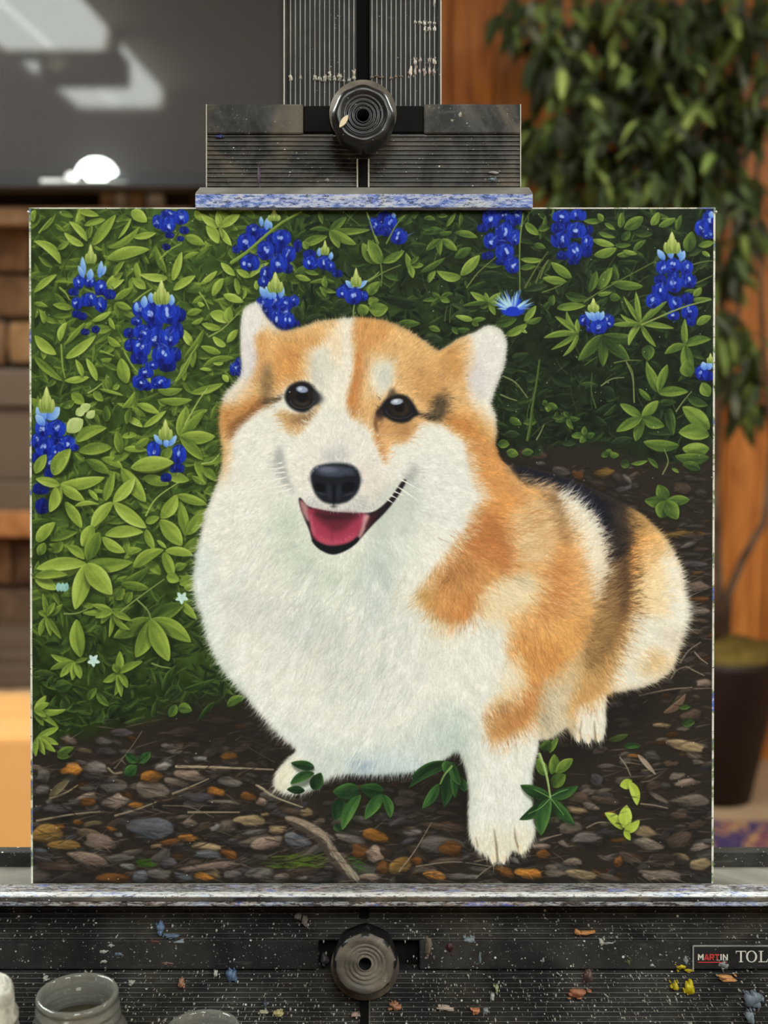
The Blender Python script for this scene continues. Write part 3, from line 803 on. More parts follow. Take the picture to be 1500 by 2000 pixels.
def poly_mask(pts, blur=0, smooth=True):
    p = smooth_loop(pts) if smooth else np.asarray(pts, np.float32)
    sl = box(p[:, 0].min(), p[:, 1].min(), p[:, 0].max(), p[:, 1].max(), 3 + 3 * blur)
    if sl is None:
        return None, None
    X = GX[sl][0] - .5
    m = np.zeros(GX[sl].shape, np.float32)
    q = np.roll(p, -1, 0)
    for i, yc in enumerate(GY[sl][:, 0]):
        for dy in (-.25, .25):
            y = yc + dy
            k = (p[:, 1] <= y) != (q[:, 1] <= y)
            if not k.any():
                continue
            a, b = p[k], q[k]
            xs = np.sort(a[:, 0] + (y - a[:, 1]) / (b[:, 1] - a[:, 1]) * (b[:, 0] - a[:, 0]))
            for xa, xb in zip(xs[::2], xs[1::2]):
                m[i] += .5 * (np.clip(X + 1 - xa, 0, 1) - np.clip(X + 1 - xb, 0, 1))
    if blur:
        m = blur1(m, blur)
    return sl, m

def fill(pts, col, blur=0, alpha=1.0, smooth=True, clip=None):
    sl, m = poly_mask(pts, blur, smooth)
    if sl is None:
        return
    if clip is not None:
        m = m * clip[sl]
    put(sl, m * alpha, col)

def leafshape(x0, y0, x1, y1, w, bend=0.0, p=.8, soft=1.0):
    """mask, s (0 base .. 1 tip) and t (-1..1 across) of a leaf from base to tip"""
    L = math.hypot(x1 - x0, y1 - y0)
    if L < 1:
        return None
    dx, dy = (x1 - x0) / L, (y1 - y0) / L
    e = w * .6 + abs(bend)
    sl = box(min(x0, x1), min(y0, y1), max(x0, x1), max(y0, y1), e + 2)
    if sl is None:
        return None
    X, Y = GX[sl] - x0, GY[sl] - y0
    s = (X * dx + Y * dy) / L
    sc = np.clip(s, 0, 1)
    t = -X * dy + Y * dx - bend * 4 * sc * (1 - sc)
    hw = np.maximum(.5 * w * np.clip(np.sin(np.pi * sc ** p), 0, 1) ** .7, .01)
    a = np.clip((hw - np.abs(t)) / soft + .5, 0, 1) * (s > -.01) * (s < 1.01)
    return sl, a, sc, t / hw

LEAF_L = [C(24, 36, 22), C(52, 72, 34), C(88, 112, 46), C(124, 147, 60), C(154, 177, 80), C(188, 205, 118)]   # sunny yellow greens
LEAF_R = [C(14, 22, 15), C(34, 50, 28), C(62, 86, 40), C(98, 123, 52), C(134, 158, 72), C(170, 190, 106)]
LEAF_D = [C(12, 24, 16), C(26, 48, 28), C(44, 76, 40), C(70, 108, 52), C(106, 142, 74), C(142, 174, 102)]
LEAF_S = [C(14, 22, 15), C(28, 40, 26), C(46, 62, 38), C(70, 88, 50), C(100, 118, 68), C(130, 148, 92)]   # deep in shade

def ramp(pal, v):
    v = np.clip(v, 0, 1) * (len(pal) - 1)
    P = np.stack(pal)
    i = np.clip(np.floor(v).astype(int), 0, len(pal) - 2)
    f = (v - i)[..., None]
    return P[i] * (1 - f) + P[i + 1] * f

def leaf(x0, y0, x1, y1, w, shade, pal=None, bend=None, edge=.16, soft=1.1, p=None):
    L = math.hypot(x1 - x0, y1 - y0)
    if bend is None:
        bend = float(rng.normal(0, .05)) * L
    r = leafshape(x0, y0, x1, y1, w, bend, p or float(rng.uniform(.75, 1.0)), soft)
    if r is None:
        return
    sl, a, s, t = r
    if pal is None:
        pal = LEAF_L if x0 < 560 else LEAF_R
    side = 1 if rng.random() < .5 else -1
    ph = rng.uniform(0, 6.3, 3)
    v = shade * .86 + .06 * side * np.tanh(t * 4) - rng.uniform(.02, .09) * np.exp(-(t / .15) ** 2) + edge * .8 * np.clip((np.abs(t) - .5) / .4, 0, 1) * (np.sign(t) * side * .4 + .6) + .12 * (s - .45)
    v = v + .030 * np.sin(t * 7 + ph[0] + s * 3) + .03 * np.sin(s * 9 + t * 3 + ph[1]) + rng.normal(0, .03)
    v = v + rng.normal(0, .028, v.shape)
    a = a * np.clip(1.15 - .3 * rng.random() * (s < .2), 0, 1)
    put(sl, a.astype(np.float32), ramp(pal, v).astype(np.float32))

def stem(pts, w, col, alpha=1.0):
    if len(pts) == 2 and w < 5:
        (xa, ya), (xb, yb) = pts; L = math.hypot(xb - xa, yb - ya); b = rng.normal(0, .06) * L
        pts = [pts[0], ((xa + xb) / 2 - (yb - ya) / L * b, (ya + yb) / 2 + (xb - xa) / L * b), pts[1]]
    if len(pts) > 2:
        P = np.asarray(pts, np.float32); e = np.concatenate([[2 * P[0] - P[1]], P, [2 * P[-1] - P[-2]]]); out = []
        for k in range(len(P) - 1):
            p0, p1, p2, p3 = e[k:k + 4]
            for t in (0, .25, .5, .75):
                out.append(.5 * (2 * p1 + (p2 - p0) * t + (2 * p0 - 5 * p1 + 4 * p2 - p3) * t * t + (3 * p1 - p0 - 3 * p2 + p3) * t ** 3))
        pts = [tuple(q) for q in out] + [tuple(P[-1])]
    N = len(pts) - 1; w_ = w
    for k, ((xa, ya), (xb, yb)) in enumerate(zip(pts[:-1], pts[1:])):
        w = w_ * (1.1 - .45 * k / N)
        L = math.hypot(xb - xa, yb - ya)
        sl = box(min(xa, xb), min(ya, yb), max(xa, xb), max(ya, yb), w + 1)
        if sl is None or L < .5:
            continue
        X, Y = GX[sl] - xa, GY[sl] - ya
        dx, dy = (xb - xa) / L, (yb - ya) / L
        s = np.clip(X * dx + Y * dy, 0, L)
        d = np.hypot(X - s * dx, Y - s * dy)
        tt = -X * dy + Y * dx
        a = np.clip(w * .5 - d + .5, 0, 1) * alpha
        c = col + (np.clip(-tt / max(w, 1), -.5, .5) * .18)[..., None]
        put(sl, a.astype(np.float32), np.clip(c, 0, 1))

def hair(x, y, dx, dy, L, w, col, alpha, curve=0.0):
    x1, y1 = x + dx * L, y + dy * L
    sl = box(min(x, x1), min(y, y1), max(x, x1), max(y, y1), w + abs(curve))
    if sl is None:
        return
    X, Y = GX[sl] - x, GY[sl] - y
    s = (X * dx + Y * dy) / L
    t = Y * dx - X * dy - curve * s * s
    k = np.clip(1 - s, 0, 1)
    a = np.clip(w * k ** .7 - np.abs(t) + .35, 0, 1) * (s > 0) * (k > 0) * alpha * np.minimum(1, 4 * s + .3)
    put(sl, a, col)

def ellipse(x, y, w, h, ang=0.0, soft=1.2):
    R = max(w, h) * .5 + 2
    sl = box(x - R, y - R, x + R, y + R)
    if sl is None:
        return None
    c, s_ = math.cos(ang), math.sin(ang)
    X, Y = GX[sl] - x, GY[sl] - y
    u, v = (X * c + Y * s_) / (w * .5), (-X * s_ + Y * c) / (h * .5)
    r = np.sqrt(u * u + v * v)
    a = np.clip((1 - r) * min(w, h) * .5 / soft + .5, 0, 1)
    return sl, a.astype(np.float32), u, v

def noise2(shape, cell, amp=1.0):
    h, w = shape
    g = rng.normal(0, 1, (int(h / cell) + 3, int(w / cell) + 3)).astype(np.float32)
    yy, xx = np.arange(h) / cell, np.arange(w) / cell
    yi, xi = yy.astype(int), xx.astype(int)
    fy, fx = (yy - yi)[:, None], (xx - xi)[None]
    fy, fx = fy * fy * (3 - 2 * fy), fx * fx * (3 - 2 * fx)
    a, b = g[yi][:, xi], g[yi][:, xi + 1]
    c, d = g[yi + 1][:, xi], g[yi + 1][:, xi + 1]
    return amp * ((a * (1 - fx) + b * fx) * (1 - fy) + (c * (1 - fx) + d * fx) * fy)

class Tile:
    """coordinates read off an enlarged crop: origin and enlargement"""
    def __init__(s, x, y, f):
        s.x, s.y, s.f = x, y, f
    def p(s, x, y):
        return s.x + x / s.f, s.y + y / s.f
    def leaves(s, rows, pal=None, edge=.16):
        for x0, y0, x1, y1, w, sh in rows:
            a, b = s.p(x0, y0); c, d = s.p(x1, y1)
            r = leafshape(a + 1, b + 4, c + 1, d + 4, w / s.f * 1.35, 0, .9, 6.0)     # dark shadow painted beneath the leaf
            if r and sh > .33:
                put(r[0], (r[1] * .5).astype(np.float32), C(26, 36, 20))
            leaf(a, b, c, d, w / s.f, sh, pal, edge=edge)
    def star(s, cx, cy, rows, pal=None, edge=.16):
        s.leaves([(cx, cy) + r for r in rows], pal, edge)
    def stems(s, rows, w=3.0, col=None):
        for r in rows:
            stem([s.p(*q) for q in r], w, C(110, 135, 62) if col is None else col)
    def flower(s, florets, petals=(), tip=None):
        for x, y, w, h, k in florets:
            a, b = s.p(x, y)
            floret(a, b, w / s.f, h / s.f, k)
            for _ in range(7):
                an = -1.57 + rng.normal(0, .7); L = h / s.f * rng.uniform(.25, .6)
                cc = rng.choice((C(62, 98, 222), C(14, 24, 104), C(112, 146, 234), C(30, 60, 190)), p=(.3, .3, .15, .25)) * (.55 + .45 * k)
                hair(a + rng.normal(0, w / s.f * .24), b + rng.normal(.1, .26) * h / s.f, math.cos(an), math.sin(an), L, rng.uniform(1.0, 2.4), cc, .6, rng.normal(0, .2) * L)
        for x0, y0, x1, y1, w in petals:
            a, b = s.p(x0, y0); c, d = s.p(x1, y1)
            pale_petal(a, b, c, d, w / s.f)
        if tip:
            a, b = s.p(tip[0], tip[1])
            cream_tip(a, b, tip[2] / s.f, tip[3] / s.f)
    def stones(s, rows):
        for x, y, w, h, ang, kind in rows:
            a, b = s.p(x, y)
            stone(a, b, w / s.f, h / s.f, math.radians(ang), kind)

def floret(x, y, w, h, k):
    """one blue blossom; k: 1 lit .. 0 deep in shade"""
    r = ellipse(x, y, w * 1.12, h * 1.12, rng.normal(0, .25), 2.2)
    if r is None:
        return
    sl, a, u, v = r
    pal = [C(10, 14, 62), C(15, 28, 124), C(26, 54, 184), C(52, 90, 214), C(112, 146, 232)]
    put(sl, a * .9, ramp(pal, .10 + .24 * k - .10 * v + rng.normal(0, .04, u.shape)).astype(np.float32))
    for q in (-1, 1, -.35, .45):
        q2 = q + rng.normal(0, .15)
        r = leafshape(x + q2 * w * .10, y + h * .48, x + q2 * w * .46, y - h * (.52 - .12 * abs(q2)), w * rng.uniform(.40, .56), q2 * w * .10, .62, 1.5)
        if r:
            sl, a, s, t = r
            val = .14 + .40 * k + .26 * (s - .5) + .10 * t * (1 if q > 0 else -1) + .05 * np.sin(t * 6 + s * 8 + q * 9) + rng.normal(0, .035, s.shape) + rng.normal(0, .05)
            put(sl, (a * .85).astype(np.float32), ramp(pal, val).astype(np.float32))
    r = ellipse(x + rng.normal(0, w * .06), y + h * .34, w * .36, h * .26, 0, 2.6)
    if r:
        put(r[0], r[1] * .6, C(10, 14, 78))
    if k > .45:
        n = 2 if w > 18 else 1
        for _ in range(n):
            r = ellipse(x + rng.normal(0, w * .10), y + rng.normal(-h * .02, h * .08), max(2.8, w * .2), max(3.6, h * .28), rng.normal(0, .5), 1.8)
            if r:
                put(r[0], r[1] * .85, C(170, 194, 244))
        hair(x - w * .34, y - h * .30, .8, -.4, w * .5, 1.1, C(96, 132, 232), .55)

def pale_petal(x0, y0, x1, y1, w):
    r = leafshape(x0, y0, x1, y1, w, 0, .9, 1.2)
    if r:
        sl, a, s, t = r
        pal = [C(58, 96, 206), C(104, 148, 222), C(146, 186, 232), C(192, 216, 236)]
        put(sl, a.astype(np.float32), ramp(pal, .15 + .6 * s + .14 * t + rng.normal(0, .05, s.shape)).astype(np.float32))

def cream_tip(x, y, w, h):
    pal = [C(92, 116, 52), C(142, 162, 82), C(190, 202, 126), C(222, 226, 170)]
    for i in range(5):
        q = (i - 2) / 2
        r = leafshape(x + q * w * .3, y + h * .55, x + q * w * .42, y - h * .32 + abs(q) * h * .28, w * .40, 0, .9)
        if r:
            sl, a, s, t = r
            put(sl, a.astype(np.float32), ramp(pal, .2 + .5 * s - .2 * np.abs(t) + .1 * t).astype(np.float32))
    r = leafshape(x, y + h * .42, x, y - h * .55, w * .44, 0, .9)
    if r:
        sl, a, s, t = r
        put(sl, a.astype(np.float32), ramp(pal, .35 + .55 * s - .25 * np.abs(t)).astype(np.float32))

STONE = {'g': (112, 106, 102), 'l': (140, 136, 132), 'b': (98, 102, 110), 'w': (126, 114, 104), 'p': (150, 130, 118), 't': (160, 140, 108),
         'o': (176, 118, 52), 'd': (120, 78, 40), 'n': (86, 72, 62), 'k': (62, 56, 54), 'y': (142, 110, 58), 'u': (84, 78, 84), 'e': (66, 104, 36)}

def stone(x, y, w, h, ang, kind, dim=1.0, soft=1):
    base = C(*STONE[kind]) * rng.uniform(.84, 1.06) * dim
    r = ellipse(x + w * .02, y + h * .12, w * 1.1, h * 1.2, ang, 7.0)
    if r is None:
        return
    put(r[0], r[1] * .65, C(30, 26, 23))
    n = 10
    th = np.arange(n) / n * 2 * np.pi
    rad = .48 * (1 + rng.normal(0, .13, n))
    px = np.cos(th) * rad * w; py = np.sin(th) * rad * h * np.where(np.sin(th) > 0, .82, 1.0)
    c, s_ = math.cos(ang), math.sin(ang)
    pts = np.stack([x + px * c - py * s_, y + px * s_ + py * c], 1)
    sl, m = poly_mask(pts, soft)
    if sl is None:
        return
    X, Y = GX[sl] - x, GY[sl] - y
    u, v = (X * c + Y * s_) / (w * .5), (-X * s_ + Y * c) / (h * .5)
    f1, f2 = rng.uniform(2, 5), rng.uniform(0, 6.3, 2)
    lum = .84 - .30 * v - .10 * u * rng.choice((-1, 1)) + .10 * np.sin(v * f1 + u * 2.1 + f2[0]) + .06 * np.sin(v * 9 - u * 3 + f2[1]) - .20 * np.clip(np.hypot(u, v) - .6, 0, 1) + rng.normal(0, .045, u.shape)
    put(sl, m * .92, np.clip(base * lum[..., None], 0, 1).astype(np.float32))
    for _ in range(int(w * h / 90) + 1):      # dry brush drag across it
        a = ang + rng.normal(0, .3)
        hair(x + rng.normal(0, w * .2), y + rng.normal(0, h * .2), math.cos(a), math.sin(a), w * rng.uniform(.2, .5), rng.uniform(.8, 2.0), np.clip(base * rng.uniform(.55, 1.2), 0, 1), .4, rng.normal(0, 2))
def paint_garden():
    # underpainting: foliage greens, going to dark on the right, and earth below
    d = np.clip((GX - 380) / 700, 0, 1)
    base = C(52, 72, 32) * (1 - d[..., None]) + C(24, 34, 20) * d[..., None]
    base = base * (1 - .35 * np.clip((GY - 1150) / 250, 0, 1))[..., None]
    CV[:] = base
    nz = noise2((PH, PW), 34, .16) + noise2((PH, PW), 11, .12)
    CV[:] = np.clip(CV * (1 + nz[..., None]), 0, 1)
    # random filler leaves, back to front
    n = 4200
    for i in range(n):
        f = i / n
        x = rng.uniform(PX0 - 10, PX0 + PW + 10); y = rng.uniform(PY0 - 10, 1500)
        if x > 560 and y > 860 and x < 1000: continue
        if x > 980 and y > 900: continue
        if x < 560 and y > 1440 - .1 * x: continue
        left = x < 590
        dark = (not left)
        L = rng.uniform(22, 52) if left else rng.uniform(18, 46)
        a = rng.uniform(0, 2 * np.pi)
        if left:
            sh = rng.uniform(.12, .30) + f * rng.uniform(.08, .46)
            if y > 1180: sh *= .62 - .3 * min(1, (y - 1180) / 220)
        else:
            sh = rng.uniform(.08, .24) + f * rng.uniform(.05, .36)
            if y > 640: sh *= .68
            if 740 < x < 900 and 540 < y: sh *= .62
        leaf(x, y, x + L * math.cos(a), y + L * math.sin(a) * .8, L * rng.uniform(.2, .4), sh, (LEAF_S if (not left and rng.random() < .6) else None), edge=.1, soft=2.8 - 1.4 * f)
    for i in range(120):
        x = rng.uniform(PX0, PX0 + PW); y = rng.uniform(PY0, 880)
        L = rng.uniform(30, 90); a = rng.uniform(-2.6, -.5)
        k = rng.uniform(.45, .95)
        c = (C(104, 128, 56) if x < 590 else C(82, 104, 52)) * k
        stem([(x, y), (x + L * .5 * math.cos(a), y + L * .5 * math.sin(a)), (x + L * math.cos(a + .15), y + L * math.sin(a + .15))], rng.uniform(1.4, 2.8), c, .8)

def paint_ground():
    # earth, blurred into the greenery
    earth = C(42, 36, 32)
    fill([(40, 1485), (120, 1455), (230, 1420), (330, 1400), (440, 1372), (520, 1350), (620, 1400), (900, 1420), (1000, 1350), (1120, 1200), (1190, 1000), (1000, 930), (965, 880), (1060, 872), (1160, 868), (1240, 890), (1320, 905), (1420, 925), (1420, 1760), (40, 1760)], earth, 10)
    n = 1500
    for i in range(n):
        f = i / n
        x = rng.uniform(PX0, PX0 + PW); y = rng.uniform(880, 1730)
        if x < 960 and y < 1405 + (60 if x < 330 else 0) : continue
        if x >= 960 and y < 905: continue
        near = np.clip((y - 1380) / 340, 0, 1)
        w = rng.uniform(12, 26) + 34 * near * rng.random(); h = w * rng.uniform(.22, .5)
        kind = rng.choice(list('gwnkupdobt'), p=[.15, .15, .2, .2, .1, .05, .05, .03, .05, .02])
        col = C(*STONE[kind]) * rng.uniform(.4, .8)
        r = ellipse(x, y, w, h, rng.normal(-.1, .25), 2.5)
        if r:
            sl, a, u, v = r
            put(sl, a * .8, np.clip(col * (1 - .35 * v + .1 * np.sin(5 * v + u))[..., None], 0, 1).astype(np.float32))
    for i in range(330):
        x = rng.uniform(PX0, PX0 + PW); y = rng.uniform(1440, 1726) if x < 960 else rng.uniform(930, 1726)
        if x > 960 and y < 1350 and x < 1290 and y > 990: continue
        near = np.clip((y - 1380) / 340, 0, 1)
        w = rng.uniform(18, 32) + 46 * near * rng.random()
        stone(x, y, w, w * rng.uniform(.25, .55), rng.normal(0, .3), rng.choice(list('gwnkupdt'), p=[.24, .24, .18, .14, .10, .05, .03, .02]), rng.uniform(.6, .95), 1 if near > .4 else 2)
    for i in range(420):
        x = rng.uniform(PX0, PX0 + PW); y = rng.uniform(1400, 1725)
        if x > 1000: y = rng.uniform(920, 1725)
        L = rng.uniform(20, 70); a = rng.normal(-.12, .22)
        k = rng.uniform(.3, 1)
        hair(x, y, math.cos(a), math.sin(a), L, rng.uniform(.8, 2.2), C(120, 108, 96) * k, rng.uniform(.35, .8), rng.normal(0, 5))

TA, TB, TC_, TD = Tile(50, 395, 4.2857), Tile(390, 395, 4.2857), Tile(720, 395, 4.2857), Tile(1050, 395, 4.2857)
TE, TF, TG = Tile(50, 740, 3.75), Tile(50, 1120, 3.3333), Tile(960, 700, 3.409)
TH, TI, TJ = Tile(480, 1240, 3.75), Tile(820, 1240, 3.75), Tile(960, 1300, 3.409)
TK, TL, TM = Tile(50, 1400, 3.0), Tile(500, 1420, 3.0), Tile(980, 880, 3.571)

def paint_leaves():
    TA.leaves([(520,310,370,145,60,.84),(490,350,325,235,60,.84),(570,340,760,90,90,.66),(700,370,960,190,60,.68),(780,290,890,120,30,.8),
        (690,460,1040,380,100,.74),(910,280,1095,245,60,.74),(300,500,75,310,80,.8),(75,740,265,590,60,.8),(460,60,620,100,60,.78),(890,60,1020,150,100,.8),
        (1235,640,1310,400,70,.82),(1190,620,960,590,70,.8),(1240,720,1425,600,70,.76),(910,620,1010,710,80,.7),(680,690,820,570,70,.74),(690,720,830,630,50,.84),
        (750,800,900,700,60,.62),(760,830,890,880,60,.64),(390,870,230,840,60,.64),(75,830,190,860,40,.55),(160,1000,120,880,50,.6),(560,980,720,900,50,.7),
        (700,950,750,1050,40,.74),(340,1290,590,1100,80,.8),(80,1100,260,1260,90,.8),(290,1150,350,990,60,.84),(80,1280,310,1480,70,.52),(600,1480,510,1290,60,.84),
        (330,1480,535,1450,60,.8),(480,1440,420,1300,50,.74),(850,1500,800,1290,110,.68),(1400,1190,1320,1050,70,.84),(1180,580,1090,350,60,.46),(1340,270,1500,340,80,.62),
        (1420,60,1500,140,60,.8),(1330,1480,1330,1330,60,.62),(1400,1370,1420,1190,60,.62),(270,380,370,310,50,.56),(130,230,260,80,34,.5),(250,170,330,230,36,.5),
        (400,1110,560,990,50,.62),(330,1180,500,990,44,.6),(650,1240,760,1170,60,.5),(690,1110,800,1190,60,.66),(70,150,90,50,60,.72),(530,290,560,170,40,.5),
        (740,600,830,480,50,.55),(1330,1280,1490,1050,60,.5),(1260,1490,1400,1230,40,.5),(1440,830,1500,850,44,.8),(1350,920,1480,890,60,.6),(1390,1000,1490,950,40,.7)])
    TB.star(170, 195, [(10,80,70,.84),(150,60,60,.78),(340,90,80,.78),(270,350,60,.8),(190,280,30,.7)])
    TB.leaves([(60,180,160,330,90,.8),(860,340,1070,270,80,.68),(900,380,870,310,60,.72),(1000,60,1030,170,40,.5),(1500,500,1360,330,110,.68),(1395,730,1500,650,90,.72),
        (1390,930,1340,840,100,.68),(1410,830,1500,800,80,.78),(800,600,930,640,50,.82),(1130,655,920,660,40,.62),(1000,700,1150,740,40,.62),(1060,780,1010,690,40,.66),
        (1060,700,1050,600,50,.66),(880,560,1000,590,40,.6),
        (200,760,370,820,70,.84),(110,770,200,620,70,.72),(10,670,150,560,50,.8),(300,600,180,490,60,.8),(410,620,580,490,50,.74),(420,610,310,550,60,.8),(480,720,480,640,40,.74),
        (90,910,250,990,100,.8),(250,990,250,860,80,.74),(180,1040,20,1000,60,.74),(220,1190,110,1110,60,.88),(230,1160,320,1050,60,.68),(180,1250,10,1190,60,.62),
        (20,1380,290,1290,70,.46),(200,1330,110,1330,30,.84),(240,1490,190,1430,50,.84),(100,1390,0,1380,30,.84),(300,620,330,760,50,.56),(380,700,360,800,30,.6)])
    TB.leaves([(1120,870,1250,820,80,.36),(1150,900,1270,890,80,.36),(880,1000,1040,930,90,.34),(850,980,820,850,80,.34),(900,900,960,850,60,.3)], LEAF_S)
    TB.star(1090, 225, [(920,215,40,.5),(1230,110,70,.56),(1430,215,60,.66),(1310,340,80,.72),(1170,370,70,.72)])
    TC_.leaves([(920,600,1130,590,80,.25),(100,780,400,820,80,.22),(380,700,430,790,60,.26),(1200,1290,1340,1250,80,.32),(1120,1380,1240,1350,80,.36),(450,1130,620,1140,90,.36),(1300,720,1500,680,60,.36)], LEAF_S)
    TC_.leaves([(100,500,0,300,110,.62),(110,490,300,390,70,.62),(120,490,240,470,50,.66),(0,760,100,650,80,.66),(0,870,165,870,120,.7),(340,560,310,410,50,.72),
        (350,510,370,620,60,.72),(370,520,460,510,50,.72),(350,500,420,440,40,.5),(440,570,640,450,50,.42),(650,190,730,70,40,.66),(580,100,660,100,40,.6),(460,120,560,135,40,.5),
        (590,250,700,235,40,.5),(720,240,910,280,60,.62),(720,450,860,370,80,.46),(770,600,930,430,90,.8),(770,615,570,560,80,.8),(500,660,560,560,50,.72),
        (240,1000,430,1000,70,.48),(500,1030,600,1065,50,.5),(740,1050,850,1050,50,.46),(700,1030,750,1090,40,.5),(1140,1100,1330,1000,70,.74),(1270,1050,1330,1080,30,.8),
        (1300,980,1400,850,60,.74),(1450,950,1310,990,50,.52),(1060,1000,1240,960,70,.42),(1270,460,1460,470,50,.72),(1270,540,1400,520,50,.5),(1310,160,1430,260,70,.62),(1430,300,1480,100,50,.4),
        (760,190,770,70,36,.5),(440,190,540,210,50,.4),(130,590,250,640,50,.4),(1380,340,1480,370,50,.46)])
    TC_.star(610, 295, [(740,390,70,.68),(480,390,60,.5),(600,430,50,.5)])
    TC_.star(600, 790, [(450,810,40,.5),(530,740,40,.46),(710,750,40,.5),(680,820,50,.62),(520,855,40,.5)])
    TC_.star(1000, 820, [(850,735,60,.78),(975,740,40,.72),(1105,740,60,.72),(1090,850,40,.62),(1060,930,50,.66),(930,870,50,.5),(790,850,40,.5)])
    TC_.star(870, 970, [(725,935,50,.78),(920,1020,50,.6),(980,960,40,.6)])
    TD.leaves([(455,300,640,350,60,.84),(640,345,780,340,40,.5),(470,430,660,370,80,.72),(660,430,830,400,50,.62),(710,390,830,420,40,.82),(800,390,905,300,50,.5),(510,240,650,280,40,.6),
        (690,200,700,70,60,.6),(720,210,880,110,100,.5),(700,300,770,230,70,.4),(950,180,1010,70,70,.72),(1010,190,1150,120,60,.66),(1160,220,1200,90,50,.5),(540,140,380,140,50,.6),
        (540,150,500,80,50,.7),(560,160,645,215,40,.6),(280,620,110,490,80,.7),(240,650,40,620,70,.7),(430,740,490,560,70,.52),(520,710,620,530,90,.58),(610,660,880,690,80,.54),
        (500,760,620,740,40,.7),(230,750,420,790,80,.42),(160,870,400,850,70,.68),(600,780,690,790,70,.46),(1250,400,1290,230,110,.52),(1340,350,1470,320,60,.72),(1370,400,1440,440,40,.72),
        (1300,770,1370,700,60,.72),(1290,800,1450,790,50,.62),(1330,1010,1450,940,70,.72),(930,1180,920,1310,110,.38),(980,1500,910,1310,50,.62),(1040,1500,1080,1340,50,.58),(800,240,960,250,60,.4),
        (120,850,130,760,60,.5),(100,200,0,220,60,.4)])
    TD.star(545, 1095, [(340,1310,100,.5),(545,1360,90,.46),(770,1310,110,.36),(820,1110,90,.4)])
    TD.star(860, 1000, [(690,920,38,.74),(715,770,42,.7),(820,735,48,.7),(1085,810,48,.64),(1140,1040,50,.74),(990,1195,48,.74),(760,1185,58,.8),(620,1010,45,.74)])
    TD.star(340, 1085, [(240,895,45,.74),(145,940,50,.68),(50,1120,55,.74),(110,1220,45,.64),(210,1275,40,.7),(330,960,44,.7)])
    TD.star(1235, 1180, [(1400,1300,60,.36),(1230,960,60,.64),(1450,1130,80,.54),(1060,1255,70,.6),(1280,1450,110,.6)])
    lt = C(134, 154, 84)
    TC_.stems([[(0,650),(130,570),(270,510)],[(100,500),(104,690)],[(10,150),(60,300),(110,430)],[(150,330),(230,180),(300,100)],[(820,700),(920,570),(1070,440)],[(1290,80),(1262,350),(1265,740)]], 2.4, lt * .8)
    TC_.stems([[(680,990),(690,840)],[(640,980),(660,850)]], 2.0, lt * .55)
    TC_.stems([[(1310,700),(1400,540),(1500,400)],[(1400,660),(1440,560),(1500,470)]], 3.6, lt * .62)
    TD.stems([[(390,820),(560,710),(980,480)],[(1290,510),(1470,475)],[(1310,670),(1470,595)],[(870,1010),(1200,870),(1450,800)],[(40,740),(210,670)],[(20,620),(90,470)],
        [(740,1320),(790,1400),(805,1500)],[(640,1330),(860,1310)]], 2.6, lt * .72)
    TB.stems([[(270,490),(400,400),(560,260),(700,150),(850,70)]], 6.0, C(116, 142, 62))
    TB.stems([[(80,1110),(200,1040),(350,890)],[(0,740),(80,880)],[(1400,70),(1450,220),(1500,330)],[(1290,950),(1298,830)],[(1410,640),(1500,570)]], 2.8, lt)
    TA.stems([[(300,1180),(310,1350),(330,1450)],[(290,700),(370,800)],[(1130,460),(1310,330)],[(910,820),(1060,710)],[(830,1240),(900,1360),(1000,1470)],[(120,240),(220,120)],[(1260,1480),(1440,1180)],[(630,1230),(740,1270)]], 3.4, C(128, 152, 70))
    # left, middle band
    TE.leaves([(820,170,980,240,60,.74),(980,140,1220,140,60,.58),(1210,90,1450,20,60,.68),(970,70,1150,60,60,.62),(730,270,860,340,50,.8),(865,340,1030,220,50,.74),(710,200,800,80,40,.62),
        (340,90,430,170,80,.62),(270,190,360,150,60,.42),(500,80,570,150,60,.6),(370,440,595,345,90,.58),(390,520,630,490,90,.6),(690,530,670,370,70,.54),(720,500,890,510,50,.78),
        (800,480,905,420,60,.56),(450,580,610,680,80,.46),(1310,520,1420,440,80,.36),(770,200,740,320,50,.4),(590,300,590,180,60,.4),(640,60,690,30,40,.7),(540,60,720,110,24,.84)])
    TE.star(1130, 410, [(1180,190,100,.58),(1310,220,70,.54),(1390,410,100,.64),(1300,580,80,.52)])
    TE.leaves([(770,640,1085,600,110,.76),(860,710,1050,760,80,.58),(1040,680,1200,730,80,.58),(700,640,880,890,110,.7),(580,880,650,670,70,.68),(70,680,150,540,80,.68),(200,690,330,500,120,.7),
        (80,1180,215,1040,90,.64),(180,1170,380,1110,60,.46),(1240,600,1320,760,70,.62),(1300,640,1400,740,70,.52),(1215,700,1320,760,50,.6),(880,1040,980,1000,60,.6),(600,1040,790,1010,50,.4),
        (200,1260,270,1180,70,.4),(90,1280,140,1190,70,.5)])
    TE.star(640, 890, [(800,715,90,.8),(885,1080,100,.8),(480,1080,90,.8)])
    TE.star(250, 765, [(75,720,70,.8),(580,710,90,.78),(430,880,80,.74),(175,965,85,.74)])
